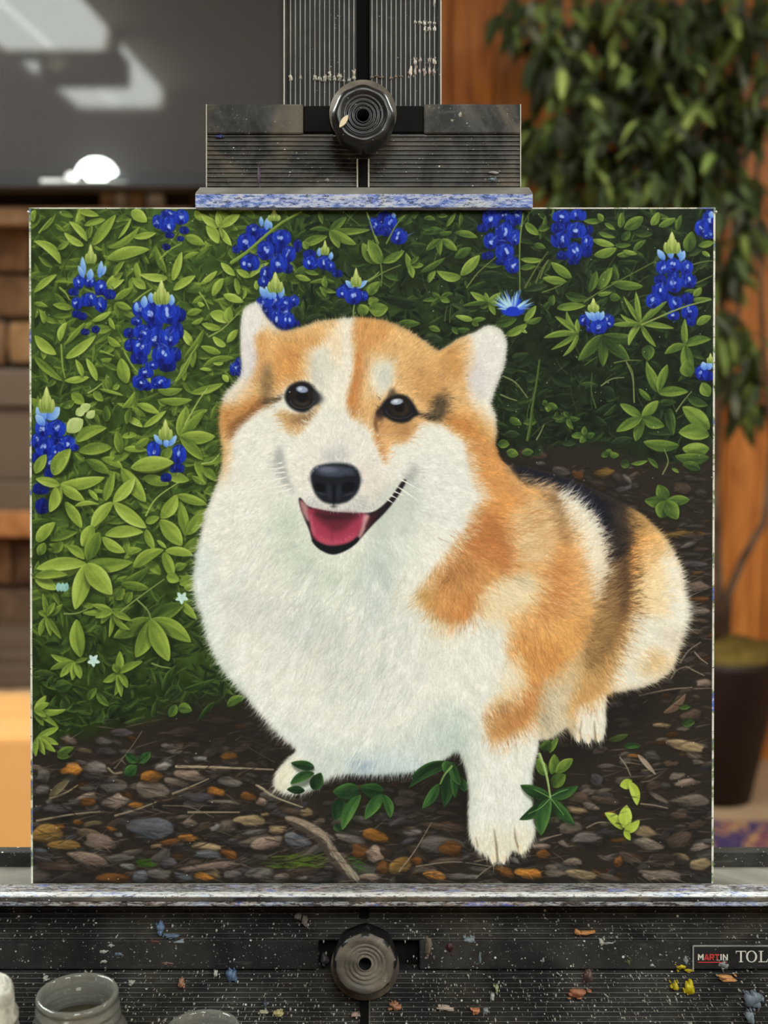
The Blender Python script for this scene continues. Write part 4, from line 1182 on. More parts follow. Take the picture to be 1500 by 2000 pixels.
    TE.leaves([(290,890,410,1080,80,.7),(490,1060,410,1215,100,.74),(360,920,535,905,35,.84),(460,800,530,880,40,.8),(1170,1140,1130,880,80,.62),(1180,1130,1320,940,90,.68),
        (990,1010,1110,835,100,.74),(1110,840,1330,910,70,.76),(985,1020,1145,1210,120,.76),(450,1320,540,1110,110,.54),(300,1210,430,1310,70,.62),(580,1130,860,1110,90,.74),(560,1150,725,1260,80,.78),
        (880,1090,940,1240,60,.72),(960,1170,1030,1230,30,.84),(1150,1250,1260,1150,90,.52),(750,1270,850,1240,50,.6),(790,1370,1010,1240,90,.74),(1020,1250,1225,1280,70,.8),(1010,1260,1080,1460,80,.7),
        (700,1490,900,1370,70,.36),(1090,1380,1180,1350,60,.56),(1110,1440,1210,1480,60,.4)])
    TE.star(445, 1345, [(100,1440,100,.6),(75,1380,100,.78),(780,1330,110,.64),(360,1680,130,.78),(630,1570,150,.76)])
    TE.stems([[(1170,320),(1260,160),(1330,60)],[(880,990),(960,860),(1130,740)],[(1290,610),(1420,540)],[(460,90),(560,20)]], 3.0, C(150, 168, 92))
    # left, lower band
    TF.leaves([(60,30,200,95,80,.74),(60,10,270,0,60,.62),(620,60,800,90,60,.46),(580,160,640,90,70,.4),(920,0,1000,40,70,.7),(1000,60,1110,20,70,.62),(1030,90,1110,60,50,.7),(650,190,690,110,60,.4)])
    TF.star(815, 290, [(1030,190,110,.34),(570,410,110,.4),(715,540,110,.54),(1075,440,110,.62),(930,565,115,.68)])
    TF.leaves([(355,540,330,290,100,.62)])
    TF.star(565, 240, [(370,250,44,.66),(430,195,44,.66),(490,320,46,.66),(540,410,36,.6),(620,350,46,.66),(680,360,40,.62),(690,300,44,.6),(450,280,44,.6)])
    TF.star(135, 270, [(110,120,40,.5),(240,190,44,.5),(80,240,40,.5),(90,400,44,.56),(160,400,40,.62),(230,420,40,.5),(190,180,40,.54)])
    TF.star(320, 570, [(160,520,44,.6),(155,620,44,.46),(220,670,50,.64),(300,690,50,.64),(355,680,50,.64),(400,545,30,.5)])
    TF.star(600, 640, [(610,500,56,.6),(760,565,50,.62),(500,700,50,.6),(575,790,46,.66),(620,800,46,.66),(660,740,46,.6),(570,580,40,.5)])
    TF.star(50, 880, [(130,790,44,.68),(260,880,46,.64),(150,840,46,.66),(110,990,50,.56),(210,1000,40,.5),(130,930,40,.6)])
    TF.star(70, 1060, [(210,1000,46,.66),(210,1110,44,.66),(190,1160,48,.66),(120,1180,44,.62),(60,1190,40,.56)])
    TF.leaves([(200,1190,280,1190,44,.64),(200,1170,310,1130,50,.5),(880,750,860,620,40,.34),(890,760,980,590,36,.34),(1310,860,1430,800,60,.54),(930,930,980,850,60,.54),(990,870,1080,890,70,.54),
        (400,820,460,740,50,.5),(460,770,540,860,50,.56),(430,960,500,880,90,.26),(540,940,620,860,90,.24),(190,740,300,720,90,.3),(1120,960,1230,830,40,.26),(1020,750,1240,680,36,.3)], LEAF_R)
    TF.leaves([(650,1170,720,1230,60,.4),(730,1230,810,1160,60,.44),(640,1310,720,1250,74,.48)], LEAF_D)
    TF.stems([[(720,160),(790,230),(815,290)],[(620,240),(720,160),(900,30)],[(250,255),(400,225)],[(820,580),(940,610)]], 3.2, C(120, 140, 78))
    for cx, cy, r in ((440, 560, 44), (1015, 150, 44)):
        for k in range(5):
            a = k * 1.257 + .3; x, y = TF.p(cx, cy); R = r / 3.333
            leaf(x, y, x + R * math.cos(a), y + R * math.sin(a), R * .6, .9, [C(120,160,160), C(170,206,206), C(204,228,228)])
    for q in range(3):
        x, y = TF.p(235, 80); leaf(x - 8 + 6 * q, y + 9, x - 6 + 8 * q, y - 9, 11, .6, [C(90,140,140), C(140,186,186), C(176,212,216)])
    # right, middle
    TG.leaves([(260,620,330,560,120,.2),(800,560,940,520,70,.34),(1040,480,1200,490,60,.32),(690,380,770,430,50,.28),(80,310,190,320,50,.36),(90,490,190,500,50,.4),(470,550,560,555,40,.38),
        (230,130,300,130,50,.34),(240,180,280,190,40,.34),(400,90,540,170,90,.2),(720,190,820,250,90,.2),(180,60,60,40,80,.3),(420,240,540,230,40,.24),(300,250,380,190,50,.3)], LEAF_S)
    TG.leaves([(1450,460,1270,310,110,.7),(1450,500,1245,480,110,.7),(1250,570,1010,545,80,.6),(1450,590,1270,590,100,.72),(1450,650,1220,640,80,.44),(1450,240,1400,150,80,.64),(1310,110,1300,0,100,.58),
        (1390,730,1270,690,60,.42),(120,390,200,430,50,.46),(300,405,210,420,50,.46),(40,560,120,560,60,.5),(100,610,180,630,60,.54),(200,620,280,610,50,.52),(930,690,1040,670,30,.6),(1040,650,1110,720,34,.5),
        (1200,720,1250,750,24,.7),(860,680,920,700,60,.36),(1180,320,1210,500,70,.3),(1100,290,1230,280,50,.3),(1300,240,1440,300,60,.36)], LEAF_R)
    TG.star(370, 290, [(440,320,50,.46),(380,345,50,.46),(340,270,40,.4)])
    TG.star(510, 380, [(400,380,35,.42),(430,410,35,.42),(590,390,35,.42),(545,460,35,.5),(480,340,35,.36)])
    TG.star(620, 500, [(530,505,45,.52),(690,490,45,.48),(590,550,45,.54),(620,440,40,.5)])
    TG.star(780, 620, [(730,640,44,.52),(790,590,44,.5),(850,635,40,.5),(760,600,40,.46)])
    TG.star(1110, 215, [(1030,20,70,.64),(1170,30,60,.64),(1310,210,70,.6)])
    TG.leaves([(1060,270,980,190,40,.54)])
    TG.star(1000, 380, [(855,290,60,.7),(1110,270,70,.66),(1150,440,80,.58),(960,540,70,.56),(830,475,70,.66)])
    TG.stems([[(240,530),(262,420),(270,330),(300,150),(320,0)]], 5.5, C(70, 90, 44))
    TG.stems([[(950,280),(940,120),(900,20)],[(730,170),(800,125),(880,115)],[(75,105),(160,150),(240,250)],[(60,230),(170,270)],[(1140,760),(1150,590)],[(1230,340),(1330,210)],[(300,530),(350,430)]], 2.6, C(118, 128, 84))
    rows = [(1110,830,90,.56),(1020,935,80,.56),(1320,930,70,.54),(1120,1050,110,.52),(1240,1060,100,.5)]
    TG.star(1165, 940, rows, LEAF_R)

def paint_flowers():
    TA.flower([(400,735,70,60,.2),(640,735,90,50,.2),(705,755,80,80,.25),(430,920,70,60,.2),(480,940,60,60,.2),(590,1050,60,60,.05),(500,1070,60,50,.05),(450,655,80,110,.7),(630,690,90,100,.7),
        (540,650,80,90,.5),(540,800,110,110,.6),(435,830,80,100,.7),(635,840,80,120,.65)],
        [(490,610,480,440,50),(490,620,445,515,40),(540,640,550,540,60),(620,620,640,475,50),(640,600,675,515,40)], (550,420,90,150))
    TA.flower([(1290,930,90,110,.3),(870,1080,90,80,.3),(890,1180,110,100,.25),(1240,1260,110,120,.3),(1180,1340,130,120,.25),(950,1290,120,90,.3),(1270,1060,100,140,.25),(1080,1000,110,110,.3),(950,880,90,120,.7),(1060,900,160,180,.75),(1200,910,150,180,.75),
        (930,980,80,70,.5),(970,1070,110,120,.75),(1210,1110,120,160,.7),(1090,1110,130,160,.75),(970,1200,130,150,.7),(1150,1260,150,150,.7),(1060,1350,90,70,.6),
        (1010,1410,110,90,.6),(940,1470,80,70,.6),(1130,1500,130,80,.6),(1000,1520,110,70,.4)],
        [(990,870,1000,765,60),(1060,830,1050,740,60),(1220,850,1225,755,60),(1130,860,1080,770,50),(930,900,930,820,40)], (1140,740,130,190))
    TA.flower([(1330,220,70,60,.2),(1210,260,60,50,.1),(1180,360,60,50,.05),(1300,290,50,40,.1),(1200,80,100,60,.5),(1110,150,80,110,.6),(1200,170,110,130,.7),(1305,110,110,120,.7)])
    TB.flower([(310,380,60,60,.3),(680,380,100,110,.35),(820,350,60,100,.15),(740,540,70,80,.2),(610,300,90,100,.25),(480,300,90,90,.3),(450,220,100,100,.5),(390,320,130,140,.7),(420,490,150,130,.5),(555,390,120,150,.7),(540,240,70,90,.6),(690,280,140,120,.7),
        (745,420,100,130,.6),(660,500,130,140,.7),(560,580,100,110,.55),(535,650,80,80,.5)],
        [(520,190,515,105,40),(560,220,570,115,50),(600,210,590,140,34)], (625,95,100,90))
    TB.stems([[(270,490),(400,400),(560,260),(700,150),(850,70)]], 6.0, C(116, 142, 62))
    TB.flower([(920,420,90,70,.2),(1150,580,80,60,.2),(930,490,110,110,.65),(1040,490,90,110,.65),(1095,520,70,90,.55)],
        [(1000,440,1005,365,44),(1095,470,1105,400,40)], (1050,365,66,120))
    TB.flower([(1230,700,90,70,.4),(1190,740,80,90,.65),(1365,770,80,80,.6),(1290,770,130,130,.65)], [(1290,705,1220,640,46),(1315,705,1405,640,46)], (1310,615,84,150))
    TB.flower([(720,1040,80,60,.25),(800,1000,60,60,.1),(650,1010,70,80,.25),(560,900,80,100,.5),(530,830,100,110,.6),(720,830,100,110,.6),(790,810,70,90,.6),(630,820,110,120,.65),
        (710,900,80,120,.5),(640,960,110,140,.65),(740,980,110,130,.65)],
        [(560,790,505,690,56),(600,800,555,690,56),(625,800,620,715,44),(675,790,695,680,56)], (635,655,120,160))
    TB.flower([(330,1320,50,70,.5),(300,1380,80,110,.5),(350,1410,60,90,.4)])
    TC_.flower([(80,230,60,70,.3),(100,180,70,80,.4),(50,180,80,120,.65),(130,110,100,90,.4),(185,150,100,110,.7),(150,230,80,80,.4),(250,270,110,130,.7)], [(215,120,205,70,36)])
    TC_.stems([[(10,150),(60,300),(110,430)],[(150,330),(230,180),(300,100)]], 2.6, C(110, 132, 66))
    TC_.flower([(960,200,80,70,.3),(1000,430,90,60,.1),(1110,480,80,60,.25),(1180,160,80,120,.3),(1080,330,80,80,.25),(1020,120,120,150,.75),(1130,90,100,70,.6),(1240,110,90,120,.6),(1130,240,120,160,.7),
        (1220,280,80,130,.65),(1020,310,100,130,.6),(1140,400,140,130,.7),(1200,510,110,130,.65)])
    TC_.stems([[(1290,80),(1262,350),(1265,740)]], 2.8, C(112, 134, 70))
    x, y = TC_.p(1205, 915)
    r = ellipse(x, y - 6, 46, 24, 0, 4)
    put(r[0], r[1], C(24, 52, 186))
    for k in range(46):
        a = math.radians(-178 + 176 * rng.random()); L = rng.uniform(16, 36)
        c = C(40, 80, 208) * .6 + C(160, 205, 235) * .4 if rng.random() < .55 else C(170, 208, 228)
        if k < 16: c = C(30, 66, 204); L *= .75
        hair(x + 12 * math.cos(a), y - 8 + 5 * math.sin(a), math.cos(a), math.sin(a) * .9, L, 2.6, c, .9)
    TD.flower([(240,180,80,80,.25),(170,200,110,90,.3),(425,220,60,80,.2),(300,480,80,50,.1),(410,400,80,90,.3),(210,430,90,70,.3),(200,100,140,90,.65),(330,90,110,90,.7),(320,220,150,120,.7),
        (190,300,120,130,.6),(410,320,90,120,.7),(310,400,120,150,.65)])
    TD.flower([(1430,250,100,80,.5),(1440,130,90,150,.65),(1370,200,110,130,.7)], [(1450,120,1450,60,50)])
    TD.flower([(1130,590,90,70,.3),(1240,590,80,60,.3),(1025,630,80,80,.3),(1285,980,70,80,.3),(1250,790,90,90,.3),(1080,790,90,80,.3),(1040,530,90,110,.65),(1240,530,100,110,.7),(1130,510,110,110,.7),
        (1260,640,100,120,.65),(1020,720,110,120,.6),(1140,670,110,140,.75),(970,810,120,120,.65),(1150,830,100,110,.65),(1270,900,120,120,.65),(1130,930,90,80,.55)],
        [(1060,470,1000,380,56),(1115,460,1100,360,60),(1190,480,1225,390,54),(1180,450,1180,360,44)], (1120,325,130,170))
    TD.star(860, 1000, [(1085,810,44,.64)])
    TD.stems([[(870,1010),(1200,870),(1450,800)]], 3.4, C(128, 146, 84))
    TD.flower([(440,1040,70,70,.3),(390,970,80,90,.6),(585,980,90,110,.65),(510,1020,120,130,.65)], [(480,980,395,900,44),(490,975,440,895,44),(500,970,500,885,46),(520,975,550,895,46)], (465,845,90,110))
    TD.flower([(1430,1440,70,80,.4),(1370,1410,90,120,.6)], [(1400,1390,1380,1320,60),(1430,1390,1440,1310,60)], (1445,1290,60,80))
    TE.flower([(90,570,80,90,.3),(230,430,90,80,.3),(110,790,100,80,.15),(120,920,90,110,.15),(170,670,70,80,.35),(130,350,110,120,.7),(230,350,110,120,.65),(140,480,120,130,.7),(360,490,50,50,.3),(310,460,90,110,.6),
        (230,510,90,80,.5),(190,600,100,110,.65),(80,440,80,100,.5)], [(150,285,80,195,76),(160,285,250,195,86),(140,330,75,250,60)], (155,140,110,180))
    TE.leaves([(200,690,330,500,110,.7),(70,680,150,540,80,.68),(250,765,75,720,70,.8),(220,780,175,965,85,.74)])
    TE.flower([(1110,640,90,60,.25),(1030,710,70,60,.1),(940,510,90,120,.65),(1120,540,100,130,.65)], [(1000,470,940,395,44),(1030,490,1030,420,44),(1050,480,1105,400,44)], (1025,360,96,140))
    TE.leaves([(1000,580,1070,500,80,.5),(770,640,1085,600,110,.76)])
    TE.flower([(840,15,100,70,.55),(990,10,120,80,.6)])
    for x, y, w, h in ((440, 200, 80, 60), (475, 245, 70, 60), (360, 330, 130, 110), (400, 230, 80, 40)):
        a, b = TE.p(x, y); leaf(a - w / 9, b + h / 9, a + w / 8, b - h / 9, w / 4.4, .75, [C(110,136,84), C(160,180,110), C(206,216,158)])

def paint_stones():
    TK.stones([(100,345,100,80,-20,'g'),(90,430,90,60,0,'g'),(270,310,130,80,0,'o'),(410,300,150,80,0,'g'),(360,420,100,30,0,'g'),(510,415,150,60,0,'g'),(740,430,200,120,10,'w'),(730,350,150,70,0,'o'),
        (880,385,150,60,10,'w'),(960,345,180,70,8,'p'),(1190,385,160,55,10,'g'),(1110,440,110,60,10,'o'),(1300,470,110,50,10,'d'),(520,500,150,95,-10,'w'),(640,520,90,35,0,'o'),(360,500,100,60,0,'d'),
        (800,290,100,60,-10,'l'),(830,170,90,40,0,'g'),(870,205,90,30,0,'g'),(1190,228,110,50,0,'o'),(1020,245,90,30,0,'l'),(300,620,60,40,0,'d'),(190,650,70,40,0,'d'),(110,690,190,120,0,'y'),(230,755,200,60,0,'y'),
        (430,735,220,100,10,'p'),(730,660,280,150,5,'b'),(1310,610,190,80,0,'t'),(960,625,85,52,0,'w'),(950,712,125,48,0,'o'),(820,740,200,36,-15,'d'),(1060,765,170,46,8,'t'),(1060,810,160,46,5,'b'),
        (1370,740,240,90,0,'w'),(1480,660,110,50,0,'t'),(1340,680,160,36,-6,'g'),(550,830,170,50,-6,'g'),(600,880,100,42,8,'l'),(350,830,270,80,14,'p'),(80,790,90,40,10,'b'),(180,880,220,70,0,'n'),(830,860,110,64,0,'u'),(700,865,130,60,5,'e'),
        (500,945,210,64,0,'d'),(670,940,110,80,0,'b'),(780,928,150,64,0,'g'),(920,940,120,40,15,'b'),(1040,940,125,52,8,'o'),(1080,880,380,44,-9,'p'),(1210,930,140,70,0,'g'),(1370,925,170,76,0,'g'),(1010,470,170,60,0,'u'),
        (1380,500,70,56,0,'p'),(1160,500,200,28,4,'w'),(1190,810,110,50,20,'d'),(180,540,170,50,6,'u'),(760,760,70,30,-10,'t'),(1110,650,70,40,-20,'l'),(540,695,50,30,0,'g'),(560,90,130,50,0,'u'),(920,85,190,50,-6,'n'),(1140,20,150,40,0,'n')])
    TK.leaves([(130,480,250,370,50,.3)], [C(60,54,40), C(120,112,84), C(150,142,108)])
    tw = C(158, 144, 122)
    TK.stems([[(880,290),(1100,294),(1450,308)]], 5, tw)
    TK.stems([[(60,610),(250,575),(430,555)],[(860,450),(1070,362)],[(520,580),(760,500)],[(480,300),(515,330),(560,325)],[(1350,400),(1430,460)],[(140,475),(300,400)],[(950,560),(1250,560)]], 4, tw * .8)
    TK.stems([[(520,300),(620,170),(680,80)],[(800,520),(1100,590)],[(1300,175),(1460,265)]], 1.8, tw * .7)
    TL.stones([(120,605,100,50,0,'t'),(60,685,190,90,-8,'p'),(290,500,75,60,0,'t'),(50,515,60,22,0,'t'),(230,665,150,90,10,'b'),(560,660,190,56,8,'g'),(690,640,160,80,12,'o'),(640,740,200,100,14,'d'),(690,750,100,100,20,'p'),
        (850,815,150,100,-20,'y'),(1090,700,290,110,0,'g'),(1140,715,140,96,10,'d'),(1040,872,150,50,10,'o'),(1110,590,260,50,8,'n'),(920,620,115,42,0,'g'),(830,560,115,50,-20,'u'),(1220,882,190,40,0,'g'),(1450,850,120,70,20,'d'),
        (1110,790,220,44,-5,'n'),(40,870,120,70,0,'g'),(150,885,95,52,0,'w'),(270,890,70,30,0,'g'),(660,882,150,44,0,'p'),(900,670,110,40,-20,'u'),(190,490,130,40,12,'n'),(1130,510,150,30,8,'n'),(740,830,70,80,0,'d'),(940,790,70,50,20,'d')])
    for i in range(60):
        x, y = TL.p(rng.uniform(0, 360), rng.uniform(760, 830)); hair(x, y, .95, -.1 + rng.normal(0, .12), rng.uniform(20, 60), 1.6, C(86, 108, 40) * rng.uniform(.5, 1.1), .8, rng.normal(0, 4))
    for i in range(16):
        x, y = TL.p(rng.uniform(520, 600), rng.uniform(750, 860)); hair(x, y, .9, .25, rng.uniform(15, 36), 1.6, C(60, 92, 36) * rng.uniform(.6, 1.1), .8)
    # weathered stick
    fill([TL.p(*q) for q in ((170,525),(230,530),(330,570),(400,620),(450,700),(530,800),(610,890),(560,900),(480,840),(420,770),(370,690),(310,640),(230,590),(180,560))], C(66, 58, 52), 1)
    fill([TL.p(*q) for q in ((172,525),(230,528),(330,566),(402,618),(455,700),(530,795),(606,888),(575,895),(500,820),(440,730),(395,660),(340,625),(250,570),(180,545))], C(140, 127, 112), 1)
    for i in range(120):
        f = rng.random(); x = np.interp(f, [0, .3, .55, 1], [190, 390, 450, 580]); y = np.interp(f, [0, .3, .55, 1], [535, 628, 720, 880])
        x, y = TL.p(x + rng.normal(0, 16), y + rng.normal(0, 14)); a = np.interp(f, [0, .3, .5, 1], [.4, .6, 1.0, .9])
        hair(x, y, math.cos(a), math.sin(a), rng.uniform(8, 26), 1.3, rng.choice((C(168,154,138), C(88,78,70), C(116,104,92))), .6)
    TL.stems([[(840,850),(930,730),(1030,560)]], 2.6, C(128, 116, 104))
    TL.stems([[(10,345),(110,410),(270,470)]], 4, C(150, 138, 118))
    TL.stems([[(1290,890),(1420,800)],[(940,820),(1380,820)]], 2.4, C(120, 110, 98))
    TJ.stones([(1420,115,110,60,0,'p'),(1140,395,120,32,0,'t'),(1330,330,150,80,0,'n'),(1290,530,270,80,12,'t'),(1240,740,110,52,-5,'w'),(1310,780,180,52,-8,'p'),(1340,900,250,90,0,'w'),(1250,1000,130,56,0,'n'),(700,760,100,90,20,'u'),
        (1020,1110,170,90,8,'t'),(1060,1195,180,90,10,'w'),(1250,1170,170,120,-20,'n'),(1390,1215,150,60,-10,'w'),(1400,1330,140,86,0,'t'),(1120,1400,360,84,5,'w'),(600,1395,220,66,8,'t'),(400,1350,90,40,0,'w'),(420,1392,140,60,0,'w'),
        (540,1310,140,56,0,'w'),(330,1207,135,42,0,'p'),(345,1262,100,60,0,'d'),(560,960,150,62,8,'t'),(580,880,190,90,8,'n'),(530,1080,180,100,-8,'w'),(640,1150,210,80,0,'g'),(930,1290,170,64,22,'n'),(850,1310,56,90,10,'d'),
        (670,940,110,50,10,'w'),(100,1380,140,70,25,'d'),(260,1390,180,72,10,'o'),(760,900,200,50,12,'n'),(1080,800,110,70,0,'n'),(1100,940,180,50,0,'k'),(1240,240,150,40,-50,'n'),(960,280,110,50,0,'k'),(1380,1060,120,60,-15,'n'),(150,1300,100,40,25,'g'),
        (820,1120,140,50,0,'k'),(1280,420,90,30,0,'w'),(1200,650,110,40,0,'n'),(1380,640,90,40,0,'w'),(480,1190,80,40,30,'w')])
    TJ.leaves([(980,590,1100,725,34,.6)], [C(80,70,62), C(150,136,122), C(176,164,150)])
    TJ.leaves([(1150,310,1300,180,50,.4)], [C(60,48,40), C(120,98,80), C(150,128,108)])
    TJ.stems([[(990,195),(1180,155),(1340,140)],[(1200,80),(1300,0)],[(1300,0),(1420,60)],[(640,1080),(720,1045),(820,1050)],[(330,1165),(470,1125)],[(860,610),(930,730)],[(1000,920),(1180,950)]], 3, C(124, 112, 100))
    TJ.leaves([(780,495,915,455,44,.55),(1250,270,1330,268,36,.4),(1270,380,1360,370,60,.3)], LEAF_R)
    TJ.leaves([(880,530,1000,530,40,.4)], LEAF_D)
    br = [C(90,112,36), C(136,158,52), C(176,194,84), C(198,212,112)]
    TJ.leaves([(940,765,860,800,70,.6),(925,770,975,930,64,.65),(880,1090,760,980,70,.6),(900,1090,905,930,90,.6),(890,1110,992,1030,60,.65),(890,1090,930,1165,40,.5)], br)
    # gravel seen beyond the dog's back
    TG.stones([(290,625,180,70,10,'n'),(460,742,140,74,10,'g'),(580,770,90,60,20,'d'),(750,748,140,62,-8,'y'),(700,820,150,40,10,'n'),(850,800,120,60,40,'k'),(900,790,90,36,45,'g'),(960,760,60,40,-20,'n'),(330,690,60,30,0,'g'),(1270,860,120,90,20,'n'),
        (1400,890,90,60,15,'k'),(880,860,120,40,-15,'u'),(1330,790,100,40,10,'k'),(640,790,60,50,20,'k')])
    TM.stones([(1240,575,220,56,-4,'y'),(1300,650,120,34,-20,'g'),(1390,680,140,36,0,'n'),(1310,720,200,36,0,'k'),(1350,785,170,46,0,'u'),(1370,945,170,80,-4,'p'),(1370,1030,160,40,0,'d'),(1390,1120,130,50,0,'w'),(1380,1180,130,36,5,'n'),
        (1340,1260,170,40,0,'n'),(1320,1350,140,40,20,'n'),(1400,1420,100,40,0,'n'),(1330,590,150,30,0,'k'),(1400,1300,80,40,0,'k'),(1340,520,160,30,0,'k')])
    TM.stems([[(1250,1470),(1390,1330)],[(1350,1400),(1440,1480)]], 3, C(130, 118, 106))

def paint_streaks():
    for i in range(1100):
        x = rng.uniform(PX0, PX0 + PW); y = rng.uniform(1410, 1725)
        if x > 1000: y = rng.uniform(905, 1725)
        if x < 330 and y < 1480: continue
        L = rng.uniform(14, 60); a = rng.normal(-.05, .25)
        col = rng.choice((C(30, 26, 23), C(38, 33, 29), C(96, 86, 76), C(70, 60, 52), C(128, 114, 100)), p=(.26, .22, .2, .2, .12))
        hair(x, y, math.cos(a), math.sin(a), L, rng.uniform(.8, 2.4), col, rng.uniform(.3, .7), rng.normal(0, 5))
    fill([(300, 1392), (420, 1360), (540, 1440), (580, 1470), (530, 1500), (420, 1470), (330, 1440)], C(34, 30, 27), 16, .6)
    fill([(960, 905), (1100, 900), (1230, 960), (1320, 1050), (1360, 1180), (1340, 1300), (1300, 1330), (1200, 1200), (1100, 1000)], C(34, 30, 28), 18, .35)
    fill([(880, 1470), (1120, 1400), (1200, 1360), (1290, 1340), (1250, 1420), (1120, 1500), (1060, 1560), (900, 1640), (880, 1560)], C(28, 24, 22), 18, .6)
    fill([(560, 1520), (700, 1500), (900, 1500), (900, 1600), (760, 1580), (640, 1560)], C(28, 25, 22), 16, .6)

def paint_front_leaves():
    TH.leaves([(490,1130,550,1010,100,.26),(430,1140,300,1130,60,.24),(500,970,330,935,70,.34),(500,1010,325,1090,70,.46)], LEAF_D)
    TH.leaves([(700,1200,650,1360,120,.3),(830,1130,635,1150,120,.46),(1010,1150,835,1110,110,.34),(840,1170,705,1430,90,.58),(1005,1170,870,1350,90,.52),(1010,1170,1060,1340,70,.5),(660,1380,690,1440,60,.3)], LEAF_D)
    TI.star(235, 940, [(-60,1040,90,.3),(-80,1120,80,.3)], LEAF_D)
    TI.leaves([(230,990,180,1260,100,.26),(250,1000,260,1190,60,.36),(290,1040,330,1150,60,.3),(235,930,180,1005,100,.46),(240,930,300,1100,70,.46),(140,1090,20,1270,74,.5)], LEAF_D)
    TI.stems([[(235,960),(150,1090)]], 4, C(112, 144, 84))
    TI.leaves([(950,860,1015,750,50,.58),(880,830,960,770,70,.36),(930,1030,865,900,80,.56),(970,1020,990,870,80,.6),(1000,1010,1125,905,80,.68),(975,1110,1070,1020,100,.48)], LEAF_R)
    TI.star(955, 1190, [(740,1100,90,.38),(1165,1105,80,.42),(735,1355,90,.32),(1135,1385,90,.42),(890,1470,110,.5)], LEAF_D)
    TI.stems([[(880,870),(930,1020),(960,1190)]], 5.0, C(150, 176, 110))
    TI.stems([[(955,1190),(840,1130)],[(965,1200),(1060,1320)],[(955,1200),(800,1310)],[(970,1180),(1090,1130)]], 1.6, C(120, 160, 92))

def finish():
    # varnish glints and a little tonal unevenness
    for i in range(230):
        x = rng.uniform(PX0, PX0 + PW); y = rng.uniform(PY0, 960) if i < 170 else rng.uniform(1400, 1720)
        if 430 < x < 990 and y > 610: continue
        r = ellipse(x, y, rng.uniform(1.2, 2.6), rng.uniform(1.2, 2.6), 0, .8)
        if r: put(r[0], r[1] * .8, C(214, 220, 210))
    wv = .006 * np.sin(GY * 2 * np.pi / 4.1 + .4 * np.sin(GX * .9)) + .004 * np.sin(GX * 2 * np.pi / 4.6)
    CV[:] = np.clip(CV * (1 + wv[..., None]) * (1 + noise2((PH, PW), 3, .016)[..., None]), 0, 1)
DOG = [(497,588),(507,592),(515,608),(525,622),(537,634),(547,641),(560,643),(590,636),(620,626),(650,621),(680,618),(710,618),(740,621),(765,628),(796,642),(828,663),(846,677),(857,681),
    (871,674),(892,660),(913,651),(930,644),(945,635),(960,633),(977,641),(987,658),(989,677),(984,708),(975,734),(965,761),(958,785),(966,808),(968,836),(966,862),(974,888),(990,906),
    (1004,906),(1050,917),(1106,933),(1154,953),(1193,971),(1226,986),(1254,1003),(1277,1026),(1296,1047),(1313,1073),(1328,1104),(1335,1138),(1340,1171),(1342,1194),(1338,1222),(1330,1250),(1322,1280),(1310,1306),
    (1284,1326),(1256,1338),(1220,1346),(1196,1348),(1185,1358),(1183,1380),(1184,1410),(1181,1432),(1172,1446),(1160,1440),(1148,1450),(1136,1440),(1128,1446),(1119,1434),(1108,1420),(1098,1424),(1071,1442),
    (1054,1442),(1051,1461),(1042,1496),(1039,1533),(1042,1597),(1047,1621),(1040,1645),(1026,1664),(1016,1668),(1004,1662),(993,1672),(983,1687),(973,1680),(964,1687),(953,1672),(932,1659),(919,1635),(915,1600),(916,1547),
    (911,1507),(901,1474),(889,1466),(873,1478),(847,1492),(813,1505),(760,1511),(720,1512),(683,1511),(653,1514),(629,1531),(613,1540),(595,1547),(575,1549),(555,1547),(535,1537),(538,1512),(555,1488),(577,1467),(573,1456),
    (547,1432),(520,1403),(493,1373),(470,1344),(446,1318),(428,1292),(410,1255),(397,1207),(385,1167),(380,1140),(381,1113),(387,1073),(395,1039),(403,999),(414,972),(426,940),(434,913),(437,880),(433,850),(430,820),(434,790),
    (444,764),(462,744),(473,722),(471,690),(470,655),(472,620),(479,598)]

WHT, WSH, WGR = C(228, 228, 222), C(206, 212, 206), C(196, 208, 200)
OR1, OR2, OR3, OR4 = C(232, 204, 160), C(218, 174, 118), C(200, 142, 84), C(168, 108, 58)

